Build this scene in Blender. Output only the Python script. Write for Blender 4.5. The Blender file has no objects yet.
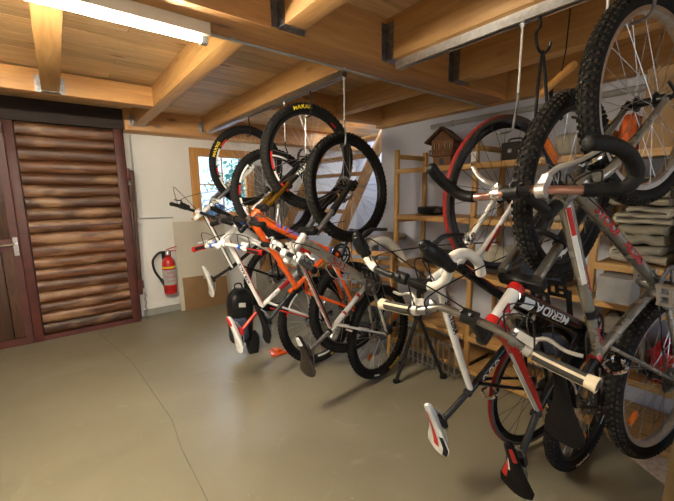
import bpy, bmesh, math, random
from mathutils import Vector, Matrix
random.seed(7)
sc = bpy.context.scene
COL = sc.collection
PI = math.pi
V = Vector

# ------------------------------------------------------------------ materials
def nt(name):
    m = bpy.data.materials.new(name); m.use_nodes = True
    n = m.node_tree.nodes; l = m.node_tree.links
    return m, n, l, n['Principled BSDF']

def P(name, c1, c2=None, scale=30, rough=.5, metal=0, bump=0, spec=None, coat=0, rvar=0.08):
    """plain procedural surface: two close tones mixed by noise, slight roughness variation"""
    m, n, l, b = nt(name)
    if c2 is None: c2 = tuple(x * .82 for x in c1)
    tc = n.new('ShaderNodeTexCoord'); no = n.new('ShaderNodeTexNoise')
    no.inputs['Scale'].default_value = scale; no.inputs['Detail'].default_value = 4
    l.new(tc.outputs['Object'], no.inputs['Vector'])
    r = n.new('ShaderNodeValToRGB'); r.color_ramp.elements[0].position = .35; r.color_ramp.elements[1].position = .65
    r.color_ramp.elements[0].color = (*c2, 1); r.color_ramp.elements[1].color = (*c1, 1)
    l.new(no.outputs['Fac'], r.inputs['Fac']); l.new(r.outputs['Color'], b.inputs['Base Color'])
    mr = n.new('ShaderNodeMapRange'); mr.inputs['To Min'].default_value = max(.02, rough - rvar); mr.inputs['To Max'].default_value = min(1, rough + rvar)
    l.new(no.outputs['Fac'], mr.inputs['Value']); l.new(mr.outputs['Result'], b.inputs['Roughness'])
    b.inputs['Metallic'].default_value = metal
    if spec is not None: b.inputs['Specular IOR Level'].default_value = spec
    if coat: b.inputs['Coat Weight'].default_value = coat; b.inputs['Coat Roughness'].default_value = .08
    if bump:
        bp = n.new('ShaderNodeBump'); bp.inputs['Strength'].default_value = bump; bp.inputs['Distance'].default_value = .01
        l.new(no.outputs['Fac'], bp.inputs['Height']); l.new(bp.outputs['Normal'], b.inputs['Normal'])
    return m

def WOOD(name, light, dark, axis=0, island=.25, rough=.55, knots=True, stretch=14, worn=None):
    """timber: grain stretched along one axis, a tone of its own per board, scattered knots"""
    m, n, l, b = nt(name)
    tc = n.new('ShaderNodeTexCoord'); mp = n.new('ShaderNodeMapping')
    s = [stretch] * 3; s[axis] = 1.0
    mp.inputs['Scale'].default_value = s
    geo = n.new('ShaderNodeNewGeometry')
    off = n.new('ShaderNodeVectorMath'); off.operation = 'ADD'
    sc_ = n.new('ShaderNodeVectorMath'); sc_.operation = 'SCALE'; sc_.inputs[0].default_value = (7, 7, 7)
    l.new(geo.outputs['Random Per Island'], sc_.inputs['Scale'])
    l.new(tc.outputs['Object'], off.inputs[0]); l.new(sc_.outputs['Vector'], off.inputs[1])
    l.new(off.outputs['Vector'], mp.inputs['Vector'])
    no = n.new('ShaderNodeTexNoise'); no.inputs['Scale'].default_value = 3.2; no.inputs['Detail'].default_value = 6; no.inputs['Distortion'].default_value = .6
    l.new(mp.outputs['Vector'], no.inputs['Vector'])
    r = n.new('ShaderNodeValToRGB'); e = r.color_ramp.elements
    e[0].position = .3; e[0].color = (*dark, 1); e[1].position = .68; e[1].color = (*light, 1)
    l.new(no.outputs['Fac'], r.inputs['Fac'])
    hv = n.new('ShaderNodeHueSaturation'); mr = n.new('ShaderNodeMapRange')
    mr.inputs['To Min'].default_value = 1 - island; mr.inputs['To Max'].default_value = 1 + island * .6
    l.new(geo.outputs['Random Per Island'], mr.inputs['Value']); l.new(mr.outputs['Result'], hv.inputs['Value'])
    l.new(r.outputs['Color'], hv.inputs['Color'])
    out = hv.outputs['Color']
    if knots:
        vo = n.new('ShaderNodeTexVoronoi'); mp2 = n.new('ShaderNodeMapping')
        s2 = [9.0] * 3; s2[axis] = 3.0; mp2.inputs['Scale'].default_value = s2
        l.new(off.outputs['Vector'], mp2.inputs['Vector']); l.new(mp2.outputs['Vector'], vo.inputs['Vector']); vo.inputs['Scale'].default_value = .8
        kr = n.new('ShaderNodeValToRGB'); kr.color_ramp.elements[0].position = .05; kr.color_ramp.elements[0].color = (1, 1, 1, 1)
        kr.color_ramp.elements[1].position = .16; kr.color_ramp.elements[1].color = (0, 0, 0, 1)
        l.new(vo.outputs['Distance'], kr.inputs['Fac'])
        mx = n.new('ShaderNodeMix'); mx.data_type = 'RGBA'
        l.new(kr.outputs['Color'], mx.inputs['Factor']); l.new(out, mx.inputs['A']); mx.inputs['B'].default_value = (*[x * .45 for x in dark], 1)
        out = mx.outputs['Result']
    if worn:
        n2 = n.new('ShaderNodeTexNoise'); n2.inputs['Scale'].default_value = 2.4; n2.inputs['Detail'].default_value = 5
        mp3 = n.new('ShaderNodeMapping'); s3 = [3.0] * 3; s3[axis] = 1.2; mp3.inputs['Scale'].default_value = s3
        l.new(off.outputs['Vector'], mp3.inputs['Vector']); l.new(mp3.outputs['Vector'], n2.inputs['Vector'])
        r2 = n.new('ShaderNodeValToRGB'); r2.color_ramp.elements[0].position = .5; r2.color_ramp.elements[1].position = .66
        r2.color_ramp.elements[0].color = (0, 0, 0, 1); r2.color_ramp.elements[1].color = (.85, .85, .85, 1)
        l.new(n2.outputs['Fac'], r2.inputs['Fac'])
        mx2 = n.new('ShaderNodeMix'); mx2.data_type = 'RGBA'
        l.new(r2.outputs['Color'], mx2.inputs['Factor']); l.new(out, mx2.inputs['A']); mx2.inputs['B'].default_value = (*worn, 1)
        out = mx2.outputs['Result']
    l.new(out, b.inputs['Base Color'])
    b.inputs['Roughness'].default_value = rough
    bp = n.new('ShaderNodeBump'); bp.inputs['Strength'].default_value = .25; bp.inputs['Distance'].default_value = .004
    l.new(no.outputs['Fac'], bp.inputs['Height']); l.new(bp.outputs['Normal'], b.inputs['Normal'])
    return m

def PLASTER(name, c1, c2):
    m, n, l, b = nt(name)
    tc = n.new('ShaderNodeTexCoord'); no = n.new('ShaderNodeTexNoise'); no.inputs['Scale'].default_value = 1.6; no.inputs['Detail'].default_value = 8
    l.new(tc.outputs['Object'], no.inputs['Vector'])
    r = n.new('ShaderNodeValToRGB'); r.color_ramp.elements[0].position = .3; r.color_ramp.elements[1].position = .7
    r.color_ramp.elements[0].color = (*c2, 1); r.color_ramp.elements[1].color = (*c1, 1)
    l.new(no.outputs['Fac'], r.inputs['Fac']); l.new(r.outputs['Color'], b.inputs['Base Color'])
    b.inputs['Roughness'].default_value = .9
    n2 = n.new('ShaderNodeTexNoise'); n2.inputs['Scale'].default_value = 55; n2.inputs['Detail'].default_value = 6
    l.new(tc.outputs['Object'], n2.inputs['Vector'])
    bp = n.new('ShaderNodeBump'); bp.inputs['Strength'].default_value = .35; bp.inputs['Distance'].default_value = .006
    l.new(n2.outputs['Fac'], bp.inputs['Height']); l.new(bp.outputs['Normal'], b.inputs['Normal'])
    return m

def FLOOR(name):
    """painted concrete: olive grey, cloudy wear, pale scuffs and a long crack"""
    m, n, l, b = nt(name)
    tc = n.new('ShaderNodeTexCoord')
    def noise(s, d, dist=0):
        k = n.new('ShaderNodeTexNoise'); k.inputs['Scale'].default_value = s; k.inputs['Detail'].default_value = d; k.inputs['Distortion'].default_value = dist
        l.new(tc.outputs['Object'], k.inputs['Vector']); return k
    a = noise(1.1, 7, .4); r = n.new('ShaderNodeValToRGB')
    r.color_ramp.elements[0].position = .33; r.color_ramp.elements[0].color = (.190, .168, .114, 1)
    r.color_ramp.elements[1].position = .68; r.color_ramp.elements[1].color = (.262, .234, .164, 1)
    l.new(a.outputs['Fac'], r.inputs['Fac'])
    s = noise(4.5, 9, 1.2); r2 = n.new('ShaderNodeValToRGB')
    r2.color_ramp.elements[0].position = .62; r2.color_ramp.elements[0].color = (0, 0, 0, 1); r2.color_ramp.elements[1].position = .78; r2.color_ramp.elements[1].color = (.45, .45, .45, 1)
    l.new(s.outputs['Fac'], r2.inputs['Fac'])
    mx = n.new('ShaderNodeMix'); mx.data_type = 'RGBA'; l.new(r2.outputs['Color'], mx.inputs['Factor']); l.new(r.outputs['Color'], mx.inputs['A']); mx.inputs['B'].default_value = (.34, .305, .23, 1)
    # specks
    vo = n.new('ShaderNodeTexVoronoi'); vo.inputs['Scale'].default_value = 9; l.new(tc.outputs['Object'], vo.inputs['Vector'])
    r3 = n.new('ShaderNodeValToRGB'); r3.color_ramp.elements[0].position = .015; r3.color_ramp.elements[0].color = (.8, .8, .8, 1); r3.color_ramp.elements[1].position = .05; r3.color_ramp.elements[1].color = (0, 0, 0, 1)
    l.new(vo.outputs['Distance'], r3.inputs['Fac'])
    mx2 = n.new('ShaderNodeMix'); mx2.data_type = 'RGBA'; l.new(r3.outputs['Color'], mx2.inputs['Factor']); l.new(mx.outputs['Result'], mx2.inputs['A']); mx2.inputs['B'].default_value = (.42, .38, .29, 1)
    l.new(mx2.outputs['Result'], b.inputs['Base Color'])
    mr = n.new('ShaderNodeMapRange'); mr.inputs['To Min'].default_value = .25; mr.inputs['To Max'].default_value = .46
    l.new(s.outputs['Fac'], mr.inputs['Value']); l.new(mr.outputs['Result'], b.inputs['Roughness'])
    f = noise(70, 5); bp = n.new('ShaderNodeBump'); bp.inputs['Strength'].default_value = .12; bp.inputs['Distance'].default_value = .004
    l.new(f.outputs['Fac'], bp.inputs['Height']); l.new(bp.outputs['Normal'], b.inputs['Normal'])
    return m

def EMIT(name, c, s):
    m, n, l, b = nt(name)
    b.inputs['Base Color'].default_value = (.9, .9, .9, 1); b.inputs['Emission Color'].default_value = (*c, 1); b.inputs['Emission Strength'].default_value = s
    return m

def GLASS(name):
    m, n, l, b = nt(name)
    b.inputs['Base Color'].default_value = (1, 1, 1, 1); b.inputs['Roughness'].default_value = .02
    b.inputs['Transmission Weight'].default_value = 1; b.inputs['IOR'].default_value = 1.02
    return m

M = dict(
    pine=WOOD('pine_boards', (.70, .49, .26), (.53, .33, .145), 0, .22),
    beam_y=WOOD('beam_timber_lengthwise', (.64, .37, .14), (.50, .26, .08), 1, .12),
    beam_x=WOOD('beam_timber_crosswise', (.56, .30, .105), (.42, .20, .06), 0, .12),
    log=WOOD('weathered_log_boards', (.20, .072, .025), (.042, .013, .006), 0, .55, .45, True, 9, (.36, .20, .10)),
    darkwood=WOOD('dark_stained_wood', (.028, .013, .008), (.013, .006, .004), 0, .3, .7),
    doorwood=WOOD('dark_door_wood', (.11, .045, .02), (.04, .016, .008), 2, .3, .6),
    redsteel=P('rust_red_steel', (.105, .025, .018), (.07, .018, .014), 12, .5),
    shelfwood=WOOD('shelf_pine', (.60, .36, .13), (.46, .25, .075), 1, .15, .5),
    postwood=WOOD('shelf_post_pine', (.56, .33, .115), (.42, .22, .07), 2, .15, .5),
    frame_wood=WOOD('window_frame_pine', (.62, .32, .09), (.48, .22, .05), 2, .15, .45),
    stairwood=WOOD('stair_pine', (.58, .32, .11), (.42, .21, .06), 2, .15, .5),
    greyboard=WOOD('grey_weathered_boards', (.22, .185, .14), (.11, .09, .065), 2, .4, .8),
    white=PLASTER('white_plaster', (.80, .785, .75), (.72, .70, .66)),
    daylit_white=PLASTER('daylit_white_plaster', (.68, .71, .80), (.60, .63, .73)),  # bluish cast of daylight put into the white plaster colour
    joint=P('floor_joint', (.165, .145, .10), None, 8, .8),
    skirt=P('grey_painted_skirting', (.33, .33, .29), None, 6, .6),
    floor=FLOOR('painted_concrete'),
    alu=P('brushed_aluminium', (.72, .72, .72), (.58, .58, .58), 60, .32, 1),
    zinc=P('galvanised_steel', (.34, .34, .35), (.20, .20, .21), 40, .42, 1),
    chrome=P('chrome', (.82, .82, .84), (.72, .72, .74), 20, .14, 1),
    steel=P('spoke_steel', (.62, .62, .63), (.5, .5, .5), 50, .3, 1),
    blacksteel=P('black_coated_steel', (.013, .013, .014), (.009, .009, .009), 30, .35, 0, 0, .35),
    rubber=P('black_rubber', (.016, .015, .015), (.010, .010, .010), 60, .75, 0, .1, .15),
    dustrubber=P('dusty_knobbly_rubber', (.058, .050, .040), (.016, .015, .013), 38, .85, 0, .2, .15),
    redrubber=P('red_tyre_rubber', (.24, .014, .012), (.17, .010, .009), 40, .7, 0, 0, .2),
    brownrubber=P('grey_tyre_side', (.10, .085, .07), (.07, .06, .05), 50, .7),
    black=P('satin_black', (.011, .011, .012), (.008, .008, .008), 30, .42, 0, 0, .3),
    gloss=P('gloss_black_paint', (.010, .010, .012), (.008, .008, .009), 20, .18, 0, 0, .4, .3),
    wpaint=P('white_paint', (.78, .78, .76), (.72, .71, .69), 12, .25, 0, 0, None, .5),
    rpaint=P('red_paint', (.50, .018, .014), (.42, .014, .012), 12, .25, 0, 0, None, .5),
    opaint=P('orange_paint', (.85, .13, .012), (.75, .105, .01), 12, .28, 0, 0, None, .5),
    bpaint=P('blue_paint', (.02, .10, .50), (.02, .08, .42), 12, .3, 0, 0, None, .4),
    silver=P('silver_grey_paint', (.36, .345, .31), (.29, .28, .25), 14, .26, .65, 0, None, .4),
    greyp=P('light_grey_paint', (.52, .50, .46), (.45, .43, .40), 14, .28, .2, 0, None, .4),
    gold=P('gold_anodised', (.62, .36, .05), (.5, .28, .04), 30, .22, 1),
    cream=P('cream_rubber', (.70, .62, .46), (.62, .54, .40), 30, .6),
    wtape=P('white_bar_tape', (.74, .71, .64), (.62, .59, .52), 26, .7, 0, .3),
    btape=P('black_bar_tape', (.014, .013, .013), (.009, .009, .009), 40, .55, 0, .3, .2),
    greygrip=P('grey_grip_rubber', (.055, .052, .045), (.038, .036, .032), 50, .7, 0, 0, .25),
    titan=P('grey_anodised_bar', (.30, .29, .27), (.24, .23, .21), 30, .3, .9),
    pink=P('copper_pink_bar', (.60, .33, .27), (.52, .28, .23), 30, .3, .8),
    orefl=P('orange_reflector', (.90, .22, .02), (.75, .15, .015), 80, .2, 0, 0, None, .6),
    yellow=P('yellow_print', (.85, .66, .02), (.8, .6, .02), 20, .6),
    wprint=P('white_print', (.80, .80, .78), (.74, .74, .72), 20, .55),
    rprint=P('red_print', (.55, .02, .018), (.48, .016, .015), 20, .5),
    bprint=P('blue_print', (.05, .16, .62), (.04, .13, .52), 20, .5),
    kprint=P('black_print', (.012, .012, .012), None, 20, .5),
    greyprint=P('grey_print', (.45, .45, .44), None, 20, .5),
    leather=P('black_saddle_cover', (.011, .010, .010), (.008, .007, .007), 60, .62, 0, .15, .12),
    brownsad=P('dark_brown_saddle_cover', (.04, .030, .024), (.026, .020, .016), 60, .55, 0, .15, .3),
    canvas=P('grey_beige_canvas', (.36, .32, .235), (.27, .24, .175), 16, .92, 0, .4),
    canvas2=P('pale_canvas', (.44, .40, .315), (.34, .305, .235), 16, .92, 0, .4),
    canvas3=P('brown_canvas', (.26, .215, .15), (.19, .155, .105), 16, .92, 0, .4),
    cardboard=P('cardboard', (.40, .255, .125), (.34, .21, .10), 8, .85),
    osb=P('speckled_chipboard', (.56, .46, .36), (.40, .31, .22), 55, .85, 0, .2),
    palebd=P('pale_laminated_board', (.57, .52, .42), (.53, .48, .385), 3, .6),
    brownbd=P('brown_hardboard', (.27, .155, .065), (.23, .13, .055), 5, .75),
    obag=P('orange_fabric', (.80, .16, .03), (.62, .11, .02), 22, .8, 0, .3),
    exred=P('extinguisher_red', (.55, .016, .014), (.48, .013, .012), 10, .25, 0, 0, None, .5),
    lampbody=P('cream_lamp_body', (.78, .70, .55), (.74, .66, .51), 8, .5),
    tube=EMIT('lit_fluorescent_tube', (1.0, .88, .68), 380),
    fill_tube2=EMIT('second_fill_tube', (1.0, .92, .80), 14),
    fill_tube3=EMIT('third_fill_tube', (1.0, .92, .78), 45),
    glass=GLASS('window_glass'),
    chalet=WOOD('chalet_wood', (.30, .13, .045), (.17, .065, .022), 2, .3, .6, False),
    chaletroof=P('chalet_roof_shingles', (.13, .07, .04), (.07, .038, .022), 60, .8, 0, .4),
    leaf=P('outdoor_leaves', (.16, .42, .28), (.08, .27, .19), 8, .8),
    bark=P('tree_bark', (.2, .16, .12), None, 20, .9),
    snow=P('pale_house_wall', (.86, .87, .90), (.82, .83, .86), 3, .8),
    bluecloth=P('blue_cloth', (.16, .34, .68), (.12, .28, .6), 14, .8, 0, .3),
    bluegrey=P('dark_navy_fabric', (.03, .04, .075), (.02, .028, .05), 20, .8, 0, .3),
    greyfab=P('grey_brown_fabric', (.20, .175, .15), (.15, .13, .11), 24, .85, 0, .3),
    tablew=WOOD('grey_table_wood', (.36, .27, .18), (.25, .18, .115), 0, .1, .5, False),
    redbox=P('red_plastic_crate', (.60, .025, .02), (.5, .02, .016), 8, .4),
    pipe=P('grey_plastic_pipe', (.42, .42, .41), None, 8, .5),
    alloy=P('bright_alloy', (.66, .65, .63), (.56, .55, .53), 30, .30, .7),
    tan=P('tan_painted_wood', (.42, .30, .15), (.35, .245, .12), 6, .6),
)

# ------------------------------------------------------------------ mesh builder
class MB:
    def __init__(s, T=None):
        s.v = []; s.f = []; s.mi = []; s.T = T; s.k = 0
    def add(s, vs, fs):
        o = len(s.v)
        s.v += [(s.T @ V(p)) if s.T else V(p) for p in vs]
        for f in fs: s.f.append([o + i for i in f]); s.mi.append(s.k)
        return s
    def box(s, x0, y0, z0, x1, y1, z1):
        return s.add([(x0, y0, z0), (x1, y0, z0), (x1, y1, z0), (x0, y1, z0), (x0, y0, z1), (x1, y0, z1), (x1, y1, z1), (x0, y1, z1)],
                     [(0, 3, 2, 1), (4, 5, 6, 7), (0, 1, 5, 4), (1, 2, 6, 5), (2, 3, 7, 6), (3, 0, 4, 7)])
    def obox(s, c, size, ex, ey=None):
        """box at c with its x axis along ex and y axis near ey"""
        ex = V(ex).normalized(); ey = V(ey) if ey is not None else (V((0, 1, 0)) if abs(ex.y) < .9 else V((1, 0, 0)))
        ez = ex.cross(ey).normalized(); ey = ez.cross(ex); c = V(c); a, b, d = [q / 2 for q in size]
        vs = [c + ex * i * a + ey * j * b + ez * k * d for k in (-1, 1) for (i, j) in ((-1, -1), (1, -1), (1, 1), (-1, 1))]
        return s.add(vs, [(0, 3, 2, 1), (4, 5, 6, 7), (0, 1, 5, 4), (1, 2, 6, 5), (2, 3, 7, 6), (3, 0, 4, 7)])
    def tube(s, pts, r, n=10, caps=True, closed=False, squash=None):
        pts = [V(p) for p in pts]; N = len(pts)
        rs = r if isinstance(r, (list, tuple)) else [r] * N
        tan = []
        for i in range(N):
            a = pts[(i - 1) % N] if closed or i > 0 else pts[0]
            b = pts[(i + 1) % N] if closed or i < N - 1 else pts[-1]
            tan.append((b - a).normalized())
        up = V((0, 0, 1)) if abs(tan[0].z) < .9 else V((0, 1, 0))
        u = (up - tan[0] * up.dot(tan[0])).normalized(); vs = []; fs = []
        for i in range(N):
            u = (u - tan[i] * u.dot(tan[i]))
            u = u.normalized() if u.length > 1e-6 else tan[i].orthogonal().normalized()
            w = tan[i].cross(u)
            for j in range(n):
                a = 2 * PI * j / n
                d = u * math.cos(a) + w * math.sin(a)
                if squash: d = V((d.x * squash[0], d.y * squash[1], d.z * squash[2]))
                vs.append(pts[i] + d * rs[i])
        for i in range(N if closed else N - 1):
            for j in range(n):
                k = (j + 1) % n; q = (i + 1) % N
                fs.append((i * n + j, i * n + k, q * n + k, q * n + j))
        if caps and not closed:
            fs.append(tuple(reversed(range(n)))); fs.append(tuple((N - 1) * n + j for j in range(n)))
        return s.add(vs, fs)
    def lathe(s, prof, o, ax, n=24, closed=False):
        """prof: (radius, height along ax)"""
        ax = V(ax).normalized(); u = ax.orthogonal().normalized(); w = ax.cross(u); o = V(o); vs = []; fs = []; N = len(prof)
        for r, h in prof:
            for j in range(n):
                a = 2 * PI * j / n; vs.append(o + ax * h + (u * math.cos(a) + w * math.sin(a)) * r)
        for i in range(N if closed else N - 1):
            q = (i + 1) % N
            for j in range(n):
                k = (j + 1) % n; fs.append((i * n + j, i * n + k, q * n + k, q * n + j))
        if not closed:
            if prof[0][0] > 1e-5: fs.append(tuple(reversed(range(n))))
            if prof[-1][0] > 1e-5: fs.append(tuple((N - 1) * n + j for j in range(n)))
        return s.add(vs, fs)
    def extr(s, poly, d):
        poly = [V(p) for p in poly]; d = V(d); n = len(poly)
        vs = poly + [p + d for p in poly]
        return s.add(vs, [tuple(reversed(range(n))), tuple(range(n, 2 * n))] + [(i, (i + 1) % n, n + (i + 1) % n, n + i) for i in range(n)])
    def ball(s, c, r, n=12):
        rx, ry, rz = r if isinstance(r, (tuple, list)) else (r, r, r); c = V(c); vs = []; fs = []; m = max(6, n * 2 // 3)
        for i in range(1, m):
            t = PI * i / m
            for j in range(n):
                a = 2 * PI * j / n; vs.append(c + V((rx * math.sin(t) * math.cos(a), ry * math.sin(t) * math.sin(a), rz * math.cos(t))))
        for i in range(m - 2):
            for j in range(n):
                k = (j + 1) % n; fs.append((i * n + j, (i + 1) * n + j, (i + 1) * n + k, i * n + k))
        t0 = len(vs); vs += [c + V((0, 0, rz)), c - V((0, 0, rz))]
        for j in range(n):
            k = (j + 1) % n; fs.append((t0, j, k)); fs.append((t0 + 1, (m - 2) * n + k, (m - 2) * n + j))
        return s.add(vs, fs)
    def loft(s, rings, caps=True):
        n = len(rings[0]); vs = [p for r in rings for p in r]; fs = []
        for i in range(len(rings) - 1):
            for j in range(n):
                k = (j + 1) % n; fs.append((i * n + j, i * n + k, (i + 1) * n + k, (i + 1) * n + j))
        if caps: fs += [tuple(reversed(range(n))), tuple((len(rings) - 1) * n + j for j in range(n))]
        return s.add(vs, fs)
    def build(s, name, mats, parent=None, bevel=0, ang=38, noise=0, nscale=3):
        me = bpy.data.meshes.new(name); me.from_pydata([tuple(p) for p in s.v], [], s.f)
        mats = mats if isinstance(mats, (list, tuple)) else [mats]
        for m in mats: me.materials.append(m)
        if len(mats) > 1: me.polygons.foreach_set('material_index', s.mi)
        bm = bmesh.new(); bm.from_mesh(me)
        bmesh.ops.recalc_face_normals(bm, faces=bm.faces)
        if bevel:
            es = [e for e in bm.edges if len(e.link_faces) == 2 and e.calc_face_angle(0) > .6]
            bmesh.ops.bevel(bm, geom=es, offset=bevel, segments=2, affect='EDGES', profile=.5)
        bm.to_mesh(me); bm.free()
        for p in me.polygons: p.use_smooth = True
        me.set_sharp_from_angle(angle=math.radians(ang))
        o = bpy.data.objects.new(name, me); COL.objects.link(o)
        if parent: o.parent = parent
        return o

def tag(o, label, cat, group=None, kind=None):
    o['label'] = label; o['category'] = cat
    if group: o['group'] = group
    if kind: o['kind'] = kind
    return o
def struct(o, label=None):
    o['kind'] = 'structure'
    if label: o['label'] = label
    return o
def empty(name, loc=(0, 0, 0), R=None):
    o = bpy.data.objects.new(name, None); COL.objects.link(o); o.empty_display_size = .05
    o.matrix_world = Matrix.Translation(loc) @ (R.to_4x4() if R else Matrix.Identity(4))
    return o
def local_root(name, loc):
    return empty(name, loc)
def spline(pts, k=6):
    """Catmull-Rom through pts"""
    pts = [V(p) for p in pts]; out = []
    for i in range(len(pts) - 1):
        p0 = pts[max(0, i - 1)]; p1 = pts[i]; p2 = pts[i + 1]; p3 = pts[min(len(pts) - 1, i + 2)]
        for j in range(k):
            t = j / k
            out.append(.5 * ((2 * p1) + (p2 - p0) * t + (2 * p0 - 5 * p1 + 4 * p2 - p3) * t * t + (3 * p1 - p0 - 3 * p2 + p3) * t ** 3))
    out.append(pts[-1]); return out

_tc = {}
def text2d(s, size, bold=0.0):
    key = (s, size, bold)
    if key not in _tc:
        cu = bpy.data.curves.new('lettering_curve', 'FONT'); cu.body = s; cu.size = size; cu.align_x = 'CENTER'; cu.align_y = 'CENTER'; cu.offset = bold; cu.resolution_u = 3
        ob = bpy.data.objects.new('lettering_curve', cu); me = bpy.data.meshes.new_from_object(ob)
        bm = bmesh.new(); bm.from_mesh(me); bmesh.ops.triangulate(bm, faces=bm.faces)
        for _ in range(4):                 # short edges, so that letters follow a curved surface
            es = [e for e in bm.edges if e.calc_length() > size * .16]
            if not es: break
            bmesh.ops.subdivide_edges(bm, edges=es, cuts=1); bmesh.ops.triangulate(bm, faces=bm.faces)
        bm.to_mesh(me); bm.free()
        _tc[key] = ([(v.co.x, v.co.y) for v in me.vertices], [tuple(p.vertices) for p in me.polygons])
        bpy.data.objects.remove(ob); bpy.data.meshes.remove(me); bpy.data.curves.remove(cu)
    return _tc[key]
def text_on(mb, s, size, fn, bold=0.0, sx=1):
    vs, fs = text2d(s, size, bold)
    mb.add([fn(x * sx, y) for x, y in vs], fs)

# ------------------------------------------------------------------ room
ZD = 2.275            # underside of the deck boards
# floor
mb = MB(); mb.box(-3.2, -2.6, -.1, 4.2, 4.75, 0)
struct(mb.build('floor', M['floor']), 'olive grey painted concrete floor with scuffs')
# floor crack: thin dark joint across the slab
mb = MB(); mb.tube([(.19, 4.26, .0), (.346, 3.356, .0), (.38, 2.9, 0), (.421, 2.244, .0), (.397, 1.92, .0), (.40, 1.2, 0)], .0022, 5)
o = struct(mb.build('trim_1', M['joint']), 'thin joint line across the concrete floor')

# ceiling deck: boards across, tongue and groove
mb = MB(); y = -2.6; bw = .118
while y < 4.75:
    x = -3.2
    while x < 4.2:
        L = random.choice((2.4, 3.0, 3.6)); x1 = min(4.2, x + L)
        mb.box(x + .001, y + .002, ZD, x1 - .001, y + bw - .002, ZD + .03); x = x1
    y += bw
struct(mb.build('ceiling', M['pine'], bevel=.0), 'pine board ceiling above the joists')
mb = MB(); mb.box(-3.2, -2.6, ZD + .031, 4.2, 4.75, ZD + .06)
struct(mb.build('roof_slab', M['darkwood']))

def beam(x0, y0, z0, x1, y1, z1, lab, mat=None):
    mat = mat or (M['beam_y'] if (y1 - y0) > (x1 - x0) else M['beam_x'])
    mb = MB(); mb.box(x0, y0, z0, x1, y1, z1)
    return struct(mb.build('ceiling_beam', mat, bevel=.004), lab)
def hanger(par, x0, x1, yface, sgn, z0, ztop):
    """folded sheet steel joist hanger: stirrup under and beside the joist, flanges on the girder"""
    mb = MB(); t = .003; d = .055 * sgn; ya, yb = sorted((yface, yface + d))
    mb.box(x0 - t, ya, z0 - t, x1 + t, yb, z0)
    mb.box(x0 - t, ya, z0, x0, yb, ztop); mb.box(x1, ya, z0, x1 + t, yb, ztop)
    yc, yd = sorted((yface, yface + t * sgn))
    mb.box(x0 - .032, yc, z0, x0 - t, yd, ztop); mb.box(x1 + t, yc, z0, x1 + .032, yd, ztop)
    for zz in (.25, .5, .75):
        for xx in (x0 - .018, x1 + .018):
            mb.lathe([(.005, 0), (.004, .003)], (xx, yface + t * sgn, z0 + (ztop - z0) * zz), (0, sgn, 0), 6)
    mb.build('joist_hanger', M['zinc'], par)
g = beam(-3.2, 1.40, 2.065, 2.775, 1.60, ZD, 'thick main girder crossing the ceiling above the lamp')
JO = []
for (x0, x1, yend, lab) in ((-.007, .095, 3.30, 'ceiling joist ending at the header above the gate'), (.697, .797, 4.28, 'ceiling joist running to the white wall beside the gate'),
                            (1.39, 1.49, 4.28, 'ceiling joist carrying the rail of the farther bikes'), (2.11, 2.21, 2.69, 'short ceiling joist near the staircase'), (-.75, -.65, 3.30, 'ceiling joist beyond the end of the lamp')):
    b = beam(x0, 1.60, 2.11, x1, yend, ZD, lab); JO.append(b)
    hanger(b, x0, x1, 1.60, 1, 2.11, 2.25)
    if yend != 2.69: hanger(b, x0, x1, yend, -1, 2.11, 2.22)
for (x0, x1, lab) in ((.797, .897, 'near ceiling joist beside the lamp end'), (1.43, 1.53, 'near ceiling joist carrying the bright aluminium rail'), (2.01, 2.105, 'near ceiling joist above the shelf'),
                      (.05, .15, 'near ceiling joist above the camera'), (-.75, -.65, 'near ceiling joist over the open floor')):
    b = beam(x0, -2.5, 2.07, x1, 1.40, ZD, lab); hanger(b, x0, x1, 1.40, -1, 2.07, 2.25)
beam(-3.2, 3.30, 2.11, .697, 3.42, 2.262, 'header beam between the joists in front of the gate')
beam(1.49, 2.69, 2.09, 2.70, 2.78, ZD, 'cross beam at the opening of the staircase')
beam(2.70, -2.5, 2.06, 2.79, 2.78, ZD, 'wall beam along the top of the shelf wall')
beam(.62, 4.28, 2.062, 3.9, 4.53, ZD, 'deep beam on top of the white wall')
# cable along the girder
mb = MB(); mb.tube([(-.5, 1.588, 2.056)] + [(x * .25, 1.588 + .003 * math.sin(x), 2.057) for x in range(-1, 12)], .006, 6)
for k in range(9): mb.box(.05 + k * .31, 1.578, 2.052, .065 + k * .31, 1.598, 2.066)
tag(mb.build('power_cable', M['pipe']), 'grey cable clipped along the underside of the main girder', 'cable')

# walls
mb = MB(); Y0 = 4.53
mb.box(.62, Y0, 0, 1.30, Y0 + .2, 2.3); mb.box(2.10, Y0, 0, 4.1, Y0 + .2, 2.3)
mb.box(1.30, Y0, 0, 2.10, Y0 + .2, 1.12); mb.box(1.30, Y0, 1.96, 2.10, Y0 + .2, 2.3)
struct(mb.build('wall_back', M['white']), 'white plaster wall with the window')
mb = MB(); mb.box(2.79, -2.6, 0, 2.95, 2.78, 2.3); struct(mb.build('wall_right', M['daylit_white']), 'white wall behind the shelf')
mb = MB(); mb.box(3.95, 2.78, 0, 4.1, 4.53, 2.3); struct(mb.build('wall_stairwell', M['daylit_white']), 'white wall of the stairwell')
mb = MB(); mb.box(2.95, 2.68, 0, 4.1, 2.78, 2.3); struct(mb.build('wall_return', M['daylit_white']))
mb = MB(); mb.box(-3.2, -2.6, 0, -3.0, 4.75, 2.3); struct(mb.build('wall_left', M['white']))
mb = MB(); mb.box(-3.0, -2.6, 0, -.3, -2.45, 2.3); mb.box(1.6, -2.6, 0, 2.79, -2.45, 2.3); mb.box(-.3, -2.6, 2.1, 1.6, -2.45, 2.3)
struct(mb.build('wall_front', M['white']))
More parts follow.
